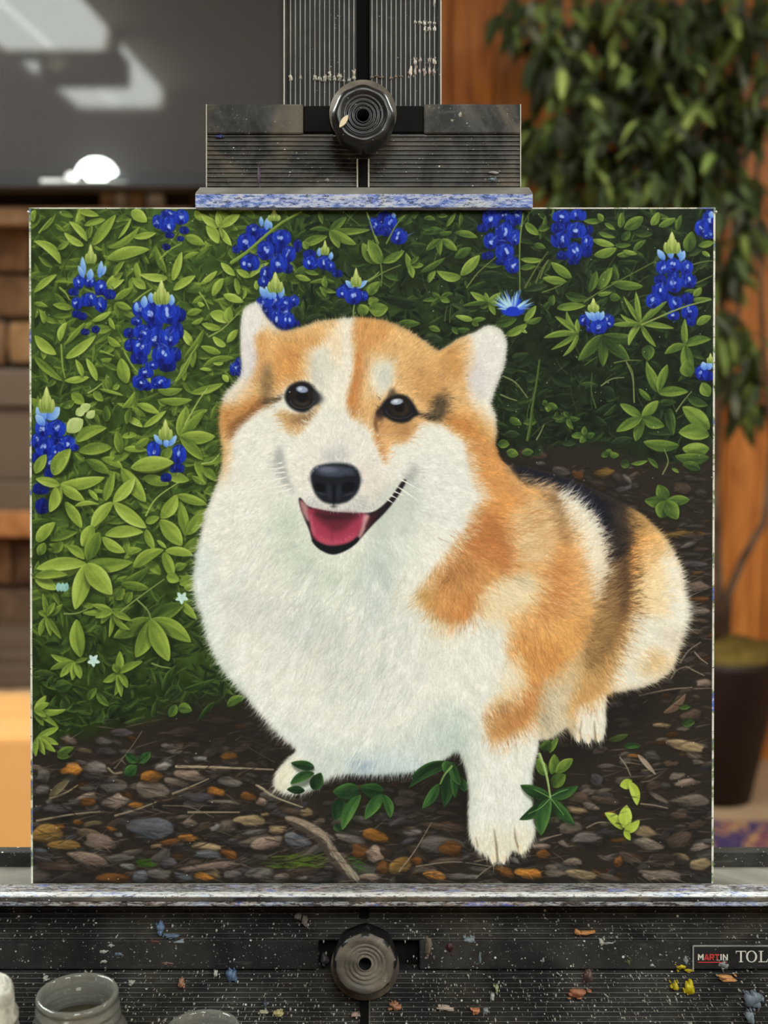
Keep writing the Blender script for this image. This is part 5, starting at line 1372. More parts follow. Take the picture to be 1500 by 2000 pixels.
# direction in which the coat lies: x, y, dx, dy
FLOW = [(700,640,.1,-1),(640,650,-.3,-1),(590,690,-.6,-.8),(540,680,-.5,-.8),(500,650,-.1,-1),(490,710,-.2,-1),(760,660,.5,-.9),(820,700,.8,-.6),(870,720,.8,-.5),(940,680,.8,-.6),(960,720,.9,-.3),(950,770,.8,.1),
    (650,760,-.1,-1),(700,760,.1,-1),(655,860,0,-1),(600,850,-.6,-.7),(620,930,-.8,.1),(560,800,-.9,.2),(500,800,-.9,.3),(450,840,-.8,.5),(450,780,-.8,-.2),(720,850,.5,-.8),(760,870,.9,-.2),(740,930,.8,.2),(830,760,.9,-.2),(840,860,1,.05),
    (900,860,1,.1),(950,850,.7,.4),(900,940,1,.05),(920,1000,.9,.2),(800,960,.8,.5),(760,1040,.5,.8),(840,1060,.7,.6),(520,900,-.9,.4),(480,980,-.9,.45),(420,980,-.9,.3),(400,1080,-1,.2),(395,1160,-.95,.4),(420,1260,-.8,.6),(470,1330,-.7,.8),
    (540,1410,-.65,.8),(560,1000,-.7,.7),(600,1080,-.6,.8),(540,1150,-.6,.8),(500,1240,-.55,.85),(650,1120,-.4,.9),(650,1250,-.45,.9),(620,1380,-.45,.9),(700,1400,-.4,.9),(720,1180,-.2,1),(760,1250,-.4,.9),(780,1380,-.35,.95),(700,1500,-.35,.95),(800,1480,-.1,1),
    (870,1460,-.3,.95),(560,1500,-.4,.5),(860,1130,-.4,.9),(880,1180,.1,1),(820,1160,-.6,.8),(900,1080,.5,.5),(950,980,.9,.1),(960,930,.8,.3),(960,1060,.8,.1),(900,1220,-.1,1),(860,1280,-.25,1),(940,1300,.3,.95),(1000,920,.8,.6),
    (1040,990,.95,-.2),(1060,1050,1,-.12),(1030,1110,.95,.3),(1010,1160,.85,.5),(970,1180,.7,.7),(1070,1130,.8,.2),(1090,1000,.9,-.4),(1130,1010,.8,-.5),(1150,1060,.9,-.35),(1140,1130,.95,-.25),(1100,1180,.8,.1),(1060,1220,.4,.9),(1030,1260,.4,.9),
    (1090,940,.8,-.3),(1150,970,.8,.4),(1200,1010,.7,.7),(1200,1080,.6,-.4),(1200,1150,.8,-.4),(1180,1220,.7,-.2),(1150,1290,.3,.7),(1130,1360,.4,.9),(1080,1400,.6,.8),(1260,1050,.8,-.2),(1300,1090,.9,-.35),(1330,1140,.95,-.2),(1335,1200,.95,.3),
    (1310,1250,.9,.4),(1300,1290,.85,.5),(1260,1330,.8,.5),(1210,1330,.6,.6),(1240,1250,.7,.5),(1220,1130,.9,-.2),(1150,1400,.1,1),(1000,1330,.5,.9),(960,1390,.5,.9),(1010,1400,.4,.8),(980,1480,.05,1),(940,1500,.0,1),(1020,1530,.25,1),(980,1600,0,1)]

def idw(rows, px, py, pw=3.0):
    R = np.asarray(rows, np.float32)
    d = (px[..., None] - R[:, 0]) ** 2 + (py[..., None] - R[:, 1]) ** 2 + 30.0
    w = d ** (-pw / 2)
    return (w[..., None] * R[:, 2:]).sum(-2) / w.sum(-1)[..., None]

def coat():
    """soft colour of the coat, before the hairs go on"""
    F = fill
    CV[:] = WHT
    # cool and warm shadows in the white fur
    F([(560,960),(600,1000),(610,1060),(660,1090),(720,1060),(760,1000),(800,960),(800,1040),(770,1110),(700,1160),(620,1150),(560,1090),(530,1010)], C(200, 212, 200), 22, .9)
    F([(720,1060),(752,1040),(775,1100),(760,1200),(720,1230),(705,1140)], C(190, 202, 200), 14, .7)
    F([(440,1130),(520,1160),(600,1180),(680,1220),(640,1270),(540,1230),(450,1190)], C(202, 205, 202), 22, .8)
    F([(600,1290),(700,1230),(830,1180),(860,1260),(760,1330),(660,1360)], C(214, 216, 210), 24, .6)
    F([(380,1060),(420,1080),(420,1200),(450,1290),(520,1390),(480,1370),(420,1290),(385,1180)], C(206, 222, 222), 14, .7)
    F([(520,1390),(640,1440),(760,1440),(880,1380),(900,1420),(890,1470),(830,1500),(700,1516),(640,1500),(560,1440)], C(200, 212, 208), 20, .85)
    F([(680,1480),(760,1470),(830,1480),(820,1512),(700,1518)], C(174, 192, 204), 10, .7)
    F([(865,1370),(910,1390),(925,1440),(930,1500),(905,1500),(870,1460),(845,1420)], C(184, 200, 192), 16, .85)
    F([(640,1500),(610,1490),(590,1510),(600,1545),(650,1530)], C(176, 188, 182), 10, .7)
    F([(540,1510),(560,1490),(590,1475),(570,1510),(560,1540),(540,1540)], C(222, 216, 190), 8, .8)
    F([(905,1480),(925,1490),(930,1600),(920,1640),(912,1560)], C(200, 206, 198), 8, .8)
    F([(920,1620),(1048,1610),(1040,1660),(985,1690),(940,1670)], C(226, 218, 198), 10, .7)
    F([(1025,1510),(1045,1510),(1046,1620),(1030,1590)], C(206, 216, 214), 7, .8)
    F([(470,600),(505,592),(520,640),(512,700),(490,740),(474,720)], C(222, 220, 222), 8, .8)
    F([(478,660),(510,690),(506,740),(480,745)], C(214, 208, 214), 8, .7)
    F([(940,650),(985,655),(982,712),(955,780),(925,760),(905,720),(920,690)], C(222, 220, 220), 10, .9)
    F([(905,725),(940,700),(945,760),(930,790),(912,760)], C(208, 202, 206), 8, .7)
    F([(780,900),(830,880),(900,900),(915,960),(880,1030),(820,1000)], C(222, 224, 222), 18, .7)
    F([(600,860),(660,820),(720,850),(760,900),(740,960),(700,990),(620,985),(590,940)], C(228, 224, 220), 14, .9)
    F([(690,960),(730,930),(760,950),(735,985),(690,990)], C(212, 210, 204), 10, .8)
    for i in range(90):                      # broad drags of grey and cream through the bib
        x, y = rng.uniform(430, 860), rng.uniform(1080, 1460)
        if x + (y - 1080) * .2 < 480: continue
        a = 2.1 + rng.normal(0, .12); L = rng.uniform(40, 110); w = rng.uniform(8, 20)
        col = rng.choice((C(198, 206, 204), C(206, 212, 206), C(236, 236, 234), C(240, 240, 240), C(218, 214, 202), C(208, 216, 222)))
        r = leafshape(x, y, x + L * math.cos(a), y + L * math.sin(a), w, rng.normal(0, 5), .9, 6.0)
        if r: put(r[0], (r[1] * rng.uniform(.25, .55)).astype(np.float32), col)
    # left half of the face
    F([(517,640),(546,642),(590,636),(625,626),(664,621),(656,650),(632,672),(607,688),(597,720),(595,745),(612,742),(560,752),(550,772),(528,784),(500,800),(464,826),(452,862),(440,900),(428,880),(426,820),(432,788),(450,778),(480,748),(500,724),(506,690),(500,660)], OR2, 5)
    F([(545,668),(610,658),(645,652),(620,676),(602,690),(595,740),(560,750),(546,760),(530,760),(530,710)], C(208, 152, 88), 8, .8)
    F([(560,690),(598,684),(594,722),(570,732),(545,726)], C(200, 138, 76), 9, .7)
    F([(500,658),(520,648),(524,690),(510,730),(496,742),(504,700)], C(206, 152, 92), 6, .7)
    F([(516,600),(530,630),(545,645),(530,650),(516,640)], C(226, 206, 180), 6, .6)
    F([(432,800),(470,786),(500,770),(520,776),(480,806),(452,826),(446,850),(432,850)], C(196, 136, 76), 6, .8)
    F([(452,822),(486,798),(518,770),(522,780),(492,806),(462,832),(452,850),(446,846)], C(150, 98, 54), 4, .8)
    F([(428,860),(444,850),(452,890),(444,930),(430,940)], C(226, 196, 152), 8, .8)
    F([(444,764),(470,746),(496,742),(480,770),(450,790)], C(226, 218, 206), 8, .7)
    F([(540,808),(552,796),(575,804),(600,806),(622,782),(628,790),(606,816),(590,842),(570,848),(560,836),(552,818)], C(204, 164, 112), 4, .95)
    F([(562,806),(590,810),(612,800),(600,822),(582,832),(566,824)], C(150, 112, 72), 5, .6)
    F([(520,726),(530,716),(534,760),(530,786),(518,788),(514,768)], C(150, 118, 78), 5, .8)
    F([(516,780),(536,784),(556,772),(552,766),(534,776),(520,772)], C(78, 66, 52), 2, .85)
    # brow spot and blaze
    F([(604,690),(622,676),(650,678),(662,700),(660,740),(650,764),(624,770),(608,740),(600,716)], C(222, 218, 206), 7, .95)
    F([(606,700),(620,696),(626,730),(634,760),(620,752),(606,736)], C(196, 198, 194), 7, .8)
    F([(668,616),(702,616),(692,640),(688,660),(694,690),(690,720),(684,750),(676,790),(640,800),(630,770),(650,740),(652,700),(640,670),(655,640)], C(232, 226, 216), 5, .95)
    # right half of the face
    F([(700,616),(740,620),(800,642),(855,680),(892,660),(915,655),(912,700),(908,730),(918,780),(940,800),(965,830),(968,880),(985,905),(960,930),(925,920),(918,880),(905,858),(880,838),(860,826),(820,822),(812,836),(790,862),(762,868),(755,905),(742,888),(732,864),(722,838),(700,822),(686,812),(679,796),(679,770),(688,740),(695,694),(689,655)], OR2, 4)
    F([(700,616),(738,618),(770,640),(750,668),(720,700),(706,740),(696,700),(690,650)], C(208, 150, 88), 8, .85)
    F([(694,690),(706,690),(708,740),(698,780),(690,810),(681,796),(681,768),(690,736)], C(188, 118, 60), 4, .85)
    F([(712,690),(730,686),(736,720),(726,760),(712,790),(704,760)], C(232, 204, 160), 7, .8)
    F([(722,714),(745,700),(768,706),(766,740),(760,762),(742,776),(728,764),(720,740)], C(224, 220, 206), 6, .95)
    F([(742,716),(764,712),(760,748),(748,764),(738,750)], C(200, 204, 198), 6, .8)
    F([(770,640),(830,680),(880,690),(890,700),(850,730),(800,720),(770,690)], C(222, 178, 116), 12, .8)
    F([(860,690),(895,668),(905,690),(904,726),(880,740),(864,724)], C(196, 142, 82), 7, .8)
    F([(900,664),(916,652),(925,700),(908,730),(900,700)], C(220, 190, 150), 6, .7)
    F([(800,720),(850,724),(872,760),(868,790),(840,800),(820,780),(806,752)], C(196, 146, 88), 9, .85)
    F([(836,800),(848,776),(862,770),(870,790),(864,812),(848,818),(828,808)], C(92, 78, 58), 4, .85)
    F([(814,798),(830,806),(850,812),(848,818),(826,814),(812,806)], C(40, 36, 36), 2, .9)
    F([(780,760),(812,780),(826,800),(812,796),(796,776)], C(228, 190, 134), 5, .7)
    F([(740,816),(790,822),(812,818),(806,838),(790,858),(768,852),(744,846),(734,836)], C(196, 148, 96), 5, .85)
    F([(770,826),(800,824),(800,842),(780,848)], C(160, 116, 72), 5, .6)
    F([(728,820),(736,814),(738,838),(748,870),(754,900),(744,886),(734,860)], C(190, 128, 80), 3, .8)
    F([(870,800),(920,800),(945,812),(960,850),(940,862),(905,848),(880,832)], C(214, 158, 92), 8, .7)
    F([(866,806),(900,812),(930,832),(950,866),(962,900),(945,900),(930,870),(900,846),(872,828)], C(190, 124, 62), 7, .75)
    F([(912,760),(950,790),(962,820),(966,850),(950,830),(925,800)], C(232, 214, 186), 7, .7)
    # chest bib to orange shoulder
    F([(912,862),(968,862),(990,905),(1010,930),(1040,960),(1060,990),(1075,1040),(1060,1075),(1010,1085),(1000,1110),(985,1130),(960,1140),(940,1170),(925,1195),(900,1214),(868,1214),(838,1190),(818,1160),(822,1146),(840,1124),(852,1100),(880,1064),(911,1030),(926,986),(950,968),(928,946),(920,912)], OR3, 6)
    F([(930,870),(960,880),(980,910),(1000,940),(980,980),(950,990),(940,960),(935,920)], C(214, 150, 86), 9, .8)
    F([(960,960),(1010,970),(1030,1010),(1020,1040),(980,1040),(955,1010)], C(220, 152, 84), 10, .8)
    F([(930,1000),(960,1000),(990,1050),(1005,1080),(990,1115),(950,1100),(920,1080),(905,1050)], C(186, 118, 66), 10, .8)
    F([(870,1100),(910,1090),(930,1110),(900,1130),(870,1130)], C(158, 106, 64), 9, .7)
    F([(880,1160),(920,1150),(930,1180),(900,1205),(870,1195)], C(190, 120, 64), 8, .7)
    F([(818,1148),(845,1120),(850,1150),(836,1180),(820,1165)], C(196, 162, 98), 8, .8)
    F([(838,1190),(868,1214),(900,1214),(890,1232),(860,1232),(838,1210)], C(222, 196, 146), 10, .7)
    # flank
    F([(990,912),(1060,950),(1120,985),(1165,1040),(1178,1090),(1176,1140),(1165,1200),(1150,1250),(1120,1300),(1085,1330),(1060,1380),(1040,1410),(1000,1436),(962,1444),(945,1410),(955,1376),(990,1350),(1012,1330),(1000,1290),(985,1260),(990,1225),(975,1200),(930,1195),(940,1165),(985,1125),(1010,1085),(1062,1072)], C(218, 166, 106), 8)
    F([(1000,1010),(1040,985),(1080,1000),(1085,1040),(1060,1075),(1020,1090),(1000,1060)], C(222, 198, 160), 14, .8)
    F([(930,1180),(970,1130),(1010,1115),(1045,1120),(1045,1160),(1010,1190),(960,1205)], C(228, 212, 178), 10, .95)
    F([(960,1135),(1000,1118),(1040,1120),(1030,1140),(980,1150)], C(196, 182, 148), 8, .5)
    F([(1060,950),(1078,975),(1100,1010),(1110,1060),(1095,1060),(1075,1010),(1055,975)], C(160, 122, 80), 7, .75)
    F([(1075,1040),(1105,1050),(1112,1110),(1100,1170),(1070,1210),(1040,1250),(1015,1280),(1005,1250),(1040,1200),(1065,1150),(1075,1100)], C(204, 142, 82), 10, .85)
    F([(1080,1100),(1100,1110),(1092,1170),(1065,1200),(1070,1160)], C(190, 120, 66), 8, .7)
    F([(1000,1260),(1060,1230),(1130,1200),(1150,1230),(1120,1290),(1075,1320),(1030,1330),(1010,1300)], C(216, 154, 86), 12, .85)
    F([(1090,960),(1125,985),(1160,1030),(1178,1080),(1176,1140),(1155,1140),(1135,1080),(1110,1020),(1080,975)], C(234, 226, 208), 10)
    F([(1030,1390),(1010,1360),(1030,1330),(1070,1310),(1085,1320),(1062,1370)], C(196, 130, 70), 7, .8)
    F([(948,1400),(968,1372),(1005,1350),(1040,1350),(1044,1390),(1010,1424),(965,1440)], C(186, 128, 74), 6, .85)
    F([(950,1405),(970,1385),(985,1400),(975,1430),(955,1438)], C(196, 150, 96), 5, .7)
    F([(985,1290),(1010,1300),(1020,1335),(1000,1356),(970,1366),(970,1330)], C(230, 214, 186), 9, .8)
    F([(1056,1350),(1080,1318),(1130,1270),(1165,1250),(1150,1300),(1120,1340),(1110,1400),(1070,1440),(1050,1430)], C(198, 178, 142), 10, .9)
    F([(1060,1340),(1085,1325),(1090,1370),(1075,1420),(1056,1420)], C(176, 168, 146), 9, .7)
    # haunch
    F([(1226,986),(1256,1003),(1296,1047),(1328,1104),(1342,1190),(1322,1280),(1284,1328),(1200,1350),(1184,1360),(1160,1400),(1112,1412),(1110,1370),(1140,1310),(1170,1250),(1200,1180),(1216,1100),(1218,1040)], C(222, 174, 110), 6)
    F([(1222,1040),(1250,1050),(1246,1110),(1234,1180),(1212,1240),(1204,1220),(1220,1140)], C(214, 142, 72), 7, .85)
    F([(1240,1060),(1280,1050),(1290,1090),(1270,1120),(1240,1120)], C(226, 164, 92), 10, .8)
    F([(1300,1055),(1330,1110),(1345,1180),(1330,1240),(1305,1200),(1290,1140),(1296,1090)], C(236, 232, 222), 10)
    F([(1245,1130),(1295,1140),(1310,1200),(1250,1190)], C(232, 206, 160), 12, .9)
    F([(1240,1195),(1335,1200),(1325,1270),(1290,1325),(1200,1348),(1190,1330),(1210,1280),(1228,1230)], C(228, 224, 212), 9)
    F([(1265,1260),(1300,1270),(1300,1300),(1262,1316),(1240,1304)], C(216, 182, 130), 9, .85)
    F([(1290,1220),(1330,1230),(1320,1260),(1290,1250)], C(212, 200, 184), 8, .7)
    F([(1140,1280),(1190,1240),(1205,1260),(1180,1330),(1150,1380),(1120,1400),(1118,1350)], C(190, 144, 88), 10, .85)
    # saddle
    F([(994,902),(1050,914),(1106,931),(1154,951),(1193,970),(1226,985),(1236,1010),(1228,1060),(1226,1110),(1226,1160),(1214,1215),(1196,1262),(1160,1300),(1140,1290),(1150,1240),(1164,1190),(1176,1140),(1182,1090),(1176,1050),(1160,1018),(1130,980),(1090,956),(1060,946),(1030,946)], C(112, 84, 54), 6)
    F([(1176,1130),(1226,1120),(1226,1160),(1212,1200),(1170,1190)], C(98, 72, 48), 8, .8)
    F([(1206,1060),(1226,1060),(1226,1180),(1212,1214),(1206,1150)], C(64, 48, 36), 7, .8)
    F([(994,902),(1050,914),(1106,931),(1154,951),(1193,970),(1220,984),(1222,1040),(1216,1080),(1190,1100),(1182,1070),(1164,1016),(1130,980),(1090,954),(1050,945),(1022,936)], C(34, 30, 34), 5)
    F([(1000,905),(1050,918),(1106,936),(1150,955),(1178,985),(1186,1030),(1172,1024),(1140,984),(1090,950),(1040,934)], C(22, 24, 38), 4, .9)
    F([(1190,985),(1230,990),(1240,1020),(1230,1060),(1206,1060),(1200,1020)], C(66, 54, 42), 7, .7)
    F([(1226,990),(1250,1003),(1270,1025),(1250,1040),(1232,1030)], C(168, 128, 76), 6, .8)
    F([(1060,950),(1085,962),(1090,985),(1070,985)], C(120, 92, 66), 6, .7)
    # feet
    F([(1118,1410),(1130,1380),(1160,1370),(1184,1350),(1186,1410),(1180,1440),(1130,1450)], C(230, 224, 212), 5)
    F([(1100,1410),(1122,1400),(1126,1440),(1110,1430)], C(176, 160, 130), 5, .8)

    # softer passages in the face
    F([(640,640),(664,624),(668,650),(668,690),(660,720),(652,690),(636,672)], C(234, 208, 168), 8, .75)
    F([(590,690),(606,684),(608,720),(604,748),(590,744)], C(222, 184, 132), 7, .7)
    F([(690,640),(708,650),(706,700),(694,740),(684,780),(684,800),(692,812),(704,800),(712,760),(720,720),(716,670)], C(196, 134, 78), 8, .55)
    F([(510,720),(530,712),(536,760),(528,788),(514,786)], C(128, 104, 74), 6, .7)
    F([(452,826),(490,796),(520,772),(522,782),(490,812),(464,836),(450,856)], C(126, 82, 46), 4, .75)
    F([(430,850),(446,840),(450,880),(446,910),(432,905)], C(214, 170, 116), 7, .7)
    F([(576,806),(600,804),(618,790),(612,812),(592,826)], C(120, 92, 64), 5, .6)
    F([(640,880),(656,872),(676,882),(680,900),(632,900)], C(180, 184, 190), 8, .8)
    F([(604,960),(634,982),(680,982),(706,962),(720,984),(690,996),(630,994),(600,984)], C(178, 182, 188), 6, .75)
    F([(700,900),(740,910),(756,940),(736,970),(708,960)], C(220, 212, 206), 9, .7)
    F([(538,880),(546,868),(556,890),(562,926),(572,952),(556,942),(544,916)], C(160, 166, 168), 5, .7)
    F([(776,950),(792,924),(812,902),(820,914),(808,940),(792,958)], C(164, 168, 168), 6, .7)
    F([(738,985),(780,946),(812,946),(822,980),(800,1030),(770,1070),(740,1066),(722,1040)], C(186, 198, 192), 12, .7)
    F([(760,1030),(790,1010),(800,1060),(780,1120),(756,1110)], C(208, 216, 210), 12, .7)
    F([(560,1000),(590,1010),(606,1060),(640,1090),(620,1130),(570,1090),(545,1040)], C(196, 208, 196), 14, .6)
    F([(735,800),(745,790),(752,808),(746,824),(736,830)], C(120, 84, 60), 4, .7)
    F([(842,776),(862,762),(874,784),(868,812),(848,820)], C(78, 66, 50), 6, .7)
    F([(800,700),(850,700),(880,730),(870,760),(830,760),(800,730)], C(196, 150, 96), 12, .55)
    # streaked flank
    F([(1000,1000),(1050,985),(1090,1010),(1090,1060),(1050,1085),(1005,1080)], C(214, 178, 128), 12, .6)
    F([(1068,955),(1095,975),(1105,1020),(1112,1060),(1094,1050),(1080,1010)], C(132, 98, 66), 8, .6)
    F([(1262,1060),(1300,1080),(1310,1140),(1300,1200),(1255,1190),(1250,1120)], C(236, 214, 174), 12, .8)
    F([(1270,1070),(1290,1072),(1288,1094),(1268,1094)], C(214, 158, 92), 8, .6)
    F([(1150,1200),(1200,1170),(1212,1210),(1190,1280),(1150,1300),(1140,1260)], C(150, 114, 72), 12, .6)
    g_ = CV.mean(-1, keepdims=True)
    CV[:] = CV * .95 + g_ * .05

def paint_dog():
    global CV
    bg = CV.copy()
    coat()
    DB = CV.copy()
    sl, m0 = poly_mask(DOG, 0)
    M = np.zeros((PH, PW), np.float32); M[sl] = m0
    soft = blur1(M, 3)
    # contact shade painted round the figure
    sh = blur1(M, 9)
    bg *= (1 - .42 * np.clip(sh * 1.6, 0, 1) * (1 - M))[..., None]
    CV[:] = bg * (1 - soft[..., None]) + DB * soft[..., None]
    inner = blur1(M, 7)
    # hairs
    yy, xx = np.nonzero(M > .5)
    n = 78000
    pick = rng.integers(0, len(xx), n)
    px, py = xx[pick] + PX0 + rng.random(n), yy[pick] + PY0 + rng.random(n)
    D = np.concatenate([idw(FLOW, px[i:i + 4000], py[i:i + 4000]) for i in range(0, n, 4000)])
    A = np.arctan2(D[:, 1], D[:, 0]) + rng.normal(0, .26, n)
    body = np.clip((py - 860) / 250, 0, 1)
    streak = noise2((PH, PW), 16, .5) + noise2((PH, PW), 7, .5)
    LL = rng.uniform(7, 13, n) + body * rng.uniform(2, 12, n)
    ear = ((px < 520) & (py < 740)) | ((px > 915) & (py < 790))
    LL = np.where(ear, LL * .7, LL)
    for i in range(n):
        x, y = px[i], py[i]
        iy, ix = int(y - PY0), int(x - PX0)
        L = LL[i]; ca, sa = math.cos(A[i]), math.sin(A[i])
        q = rng.uniform(-.5, 1.5) * L
        jy, jx = min(PH - 1, max(0, int(y - q * sa - PY0))), min(PW - 1, max(0, int(x - q * ca - PX0)))
        if M[jy, jx] < .9: jy, jx = iy, ix
        c = DB[jy, jx]
        k = rng.normal(0, .036) + streak[iy, ix] * .042
        lum = c.sum() / 3
        if lum < .75: k *= 1.9
        if rng.random() < .13: k += .06
        elif lum < .75 and rng.random() < .10: k -= .16
        col = np.clip(c * (1 + k) + (.02 if k > 0 else 0), 0, .97)
        if lum > .8 and k < 0: col = col * np.array((.985, 1.0, .99), np.float32)
        e = inner[iy, ix]
        hair(x, y, ca, sa, L, rng.uniform(.55, 1.15), col, .72 if e > .9 else .5, rng.normal(0, .10) * L)
    # fringe that breaks the outline
    P = smooth_loop(DOG, 16); Q = np.roll(P, -1, 0)
    seg = np.hypot(*(Q - P).T)
    for j in range(len(P)):
        x, y = P[j]
        low = y > 1500
        cnt = seg[j] * (.5 if low else 1.5)
        for _ in range(int(cnt + rng.random())):
            f = rng.random(); x = P[j, 0] * (1 - f) + Q[j, 0] * f; y = P[j, 1] * (1 - f) + Q[j, 1] * f
            tx, ty = (Q[j] - P[j]) / max(seg[j], .01)
            nx, ny = ty, -tx                       # outline runs clockwise on screen: outward normal
            d = idw(FLOW, np.array([x]), np.array([y]))[0]
            d = d / (np.hypot(*d) + 1e-6)
            out = d[0] * nx + d[1] * ny
            vx, vy = d[0] + nx * max(0, .55 - out), d[1] + ny * max(0, .55 - out)
            l = math.hypot(vx, vy); vx, vy = vx / l, vy / l
            a = math.atan2(vy, vx) + rng.normal(0, .22)
            bx, by = x - nx * 6, y - ny * 6
            iy, ix = int(np.clip(by - PY0, 0, PH - 1)), int(np.clip(bx - PX0, 0, PW - 1))
            c = DB[iy, ix]
            isface = y < 700
            L = rng.uniform(3, 7) if isface else rng.uniform(5, 13)
            if low: L = rng.uniform(2, 5)
            if x > 900 and y > 1370: L *= .6
            if x > 1290 and 1120 < y < 1260: L *= 1.5
            hair(x - nx * 3, y - ny * 3, math.cos(a), math.sin(a), L, rng.uniform(.6, 1.1), np.clip(c * rng.uniform(.88, 1.03), 0, .95), .5, rng.normal(0, .12) * L)
    long_locks(DB)
    face()

def long_locks(DB):
    """clumps of longer hair where colours meet"""
    def locks(pts, ang, n, L, col, w=1.3, spread=16, al=.6):
        n = int(n * 1.5); al *= .66
        P = np.asarray(pts, float)
        for i in range(n):
            f = rng.random() * (len(P) - 1); k = int(f); f -= k
            x, y = P[k] * (1 - f) + P[min(k + 1, len(P) - 1)] * f
            a = math.radians(ang) + rng.normal(0, .24)
            c = np.clip(col * rng.uniform(.92, 1.05), 0, .96)
            l = rng.uniform(.6, 1.2) * L
            hair(x + rng.normal(0, spread * .5), y + rng.normal(0, spread * .5), math.cos(a), math.sin(a), l, rng.uniform(.6, 1) * w, c, al, rng.normal(0, .12) * l)
    cream, wh = C(236, 220, 188), C(238, 236, 228)
    locks([(1090,958),(1130,990),(1155,1025),(1168,1060)], -38, 230, 24, wh, 1.3)
    locks([(1168,1060),(1172,1100),(1165,1140),(1155,1170)], -20, 170, 24, C(232, 220, 198))
    locks([(1000,1010),(1030,1040),(1010,1060)], -10, 70, 40, C(230, 204, 164))
    locks([(940,1165),(985,1130),(1000,1150)], 28, 120, 46, cream)
    locks([(1010,1085),(1050,1070),(1060,1030)], -8, 80, 40, C(224, 190, 146))
    locks([(1030,985),(1060,1000)], -8, 50, 34, C(214, 184, 146))
    locks([(940,1190),(970,1200),(990,1215)], 55, 60, 30, cream)
    locks([(855,1165),(900,1175)], 70, 50, 26, C(226, 170, 104), 1.1)
    locks([(830,1150),(850,1120),(880,1075),(910,1035),(925,990)], 20, 150, 20, C(222, 196, 160), 1.1, 8, .55)
    locks([(915,880),(925,940),(945,965)], 5, 100, 22, C(232, 214, 188), 1.1, 8, .6)
    locks([(1000,1040),(1040,1000),(1060,1060)], -12, 90, 34, C(196, 140, 86), 1.2, 26)
    locks([(1050,1100),(1080,1150),(1060,1200)], 20, 120, 34, C(232, 190, 134), 1.2, 30)
    locks([(1060,1100),(1090,1150),(1070,1220)], 30, 110, 34, C(184, 118, 66), 1.2, 30)
    locks([(1020,1240),(1080,1220),(1120,1230)], 70, 150, 34, C(234, 180, 112), 1.2, 34)
    locks([(1020,1250),(1080,1260),(1060,1300)], 72, 120, 34, C(184, 118, 64), 1.2, 30)
    locks([(900,1060),(950,1030),(980,1060)], 30, 110, 30, C(172, 106, 58), 1.2, 40)
    locks([(870,1120),(920,1130),(960,1100)], 60, 110, 30, C(222, 164, 104), 1.1, 40)
    locks([(1170,1170),(1180,1220),(1160,1260)], -20, 110, 30, C(176, 140, 94), 1.1, 24)
    locks([(1140,1290),(1150,1340)], 40, 90, 30, C(206, 170, 116), 1.1, 30)
    locks([(1010,930),(1050,945),(1080,955)], -20, 90, 22, C(206, 176, 140), 1.1, 12)
    locks([(1300,1150),(1320,1180),(1325,1210)], 14, 150, 34, wh, 1.3, 22)
    locks([(1290,1090),(1320,1130)], -25, 90, 22, wh, 1.2, 16)
    locks([(1200,1080),(1210,1140),(1190,1190)], -35, 70, 26, C(140, 106, 68), 1.0, 18, .5)
    locks([(1190,1140),(1200,1180)], -30, 30, 30, C(176, 140, 96), 1.0, 16, .6)
    locks([(1180,1030),(1200,1060),(1195,1090)], -40, 60, 22, C(50, 42, 38), 1.0, 16, .6)
    locks([(1070,1330),(1080,1380),(1085,1410)], 55, 110, 30, C(226, 214, 186), 1.1, 20, .7)
    locks([(955,1370),(975,1360),(1000,1330)], 60, 70, 30, C(226, 196, 150), 1.1, 14, .7)
    locks([(965,1380),(990,1370)], 58, 40, 26, C(140, 98, 60), 1.0, 14, .5)
    locks([(1000,1270),(1010,1300),(1020,1330)], 62, 60, 34, cream, 1.2, 16, .7)
    locks([(700,1470),(760,1470),(820,1470)], 104, 140, 38, C(218, 228, 230), 1.2, 16, .6)
    locks([(690,1480),(730,1490)], 118, 40, 30, C(120, 146, 178), 1.0, 14, .5)
    locks([(520,1380),(560,1420),(600,1440)], 128, 90, 30, C(226, 232, 232), 1.2, 16, .55)
    locks([(440,1100),(480,1200),(560,1300),(650,1330)], 125, 260, 40, C(234, 234, 230), 1.3, 60, .45)
    locks([(480,1000),(560,1090),(640,1170),(720,1180)], 125, 240, 36, C(182, 194, 188), 1.4, 70, .5)
    locks([(600,1200),(700,1280),(780,1340)], 118, 240, 48, C(186, 194, 190), 1.5, 80, .5)
    locks([(700,1250),(760,1330),(820,1300)], 112, 220, 46, C(238, 238, 236), 1.4, 80, .5)
    locks([(740,1080),(750,1130)], 75, 50, 40, C(184, 196, 194), 1.2, 16, .5)
    locks([(760,1040),(790,1070)], 60, 40, 44, C(234, 236, 232), 1.4, 20, .6)
    locks([(870,1380),(890,1410)], 100, 60, 30, C(222, 228, 222), 1.1, 22, .5)
    locks([(880,1250),(870,1320)], 100, 80, 34, C(236, 236, 230), 1.2, 30, .5)
    locks([(780,900),(860,900),(880,980)], 4, 160, 24, C(236, 236, 232), 1.1, 60, .45)
    locks([(800,930),(860,960)], 8, 90, 26, C(204, 206, 202), 1.0, 50, .35)

def soft_dot(x, y, w, h, col, al=1.0, ang=0.0, soft=1.5):
    r = ellipse(x, y, w, h, ang, soft)
    if r:
        put(r[0], r[1] * al, col)

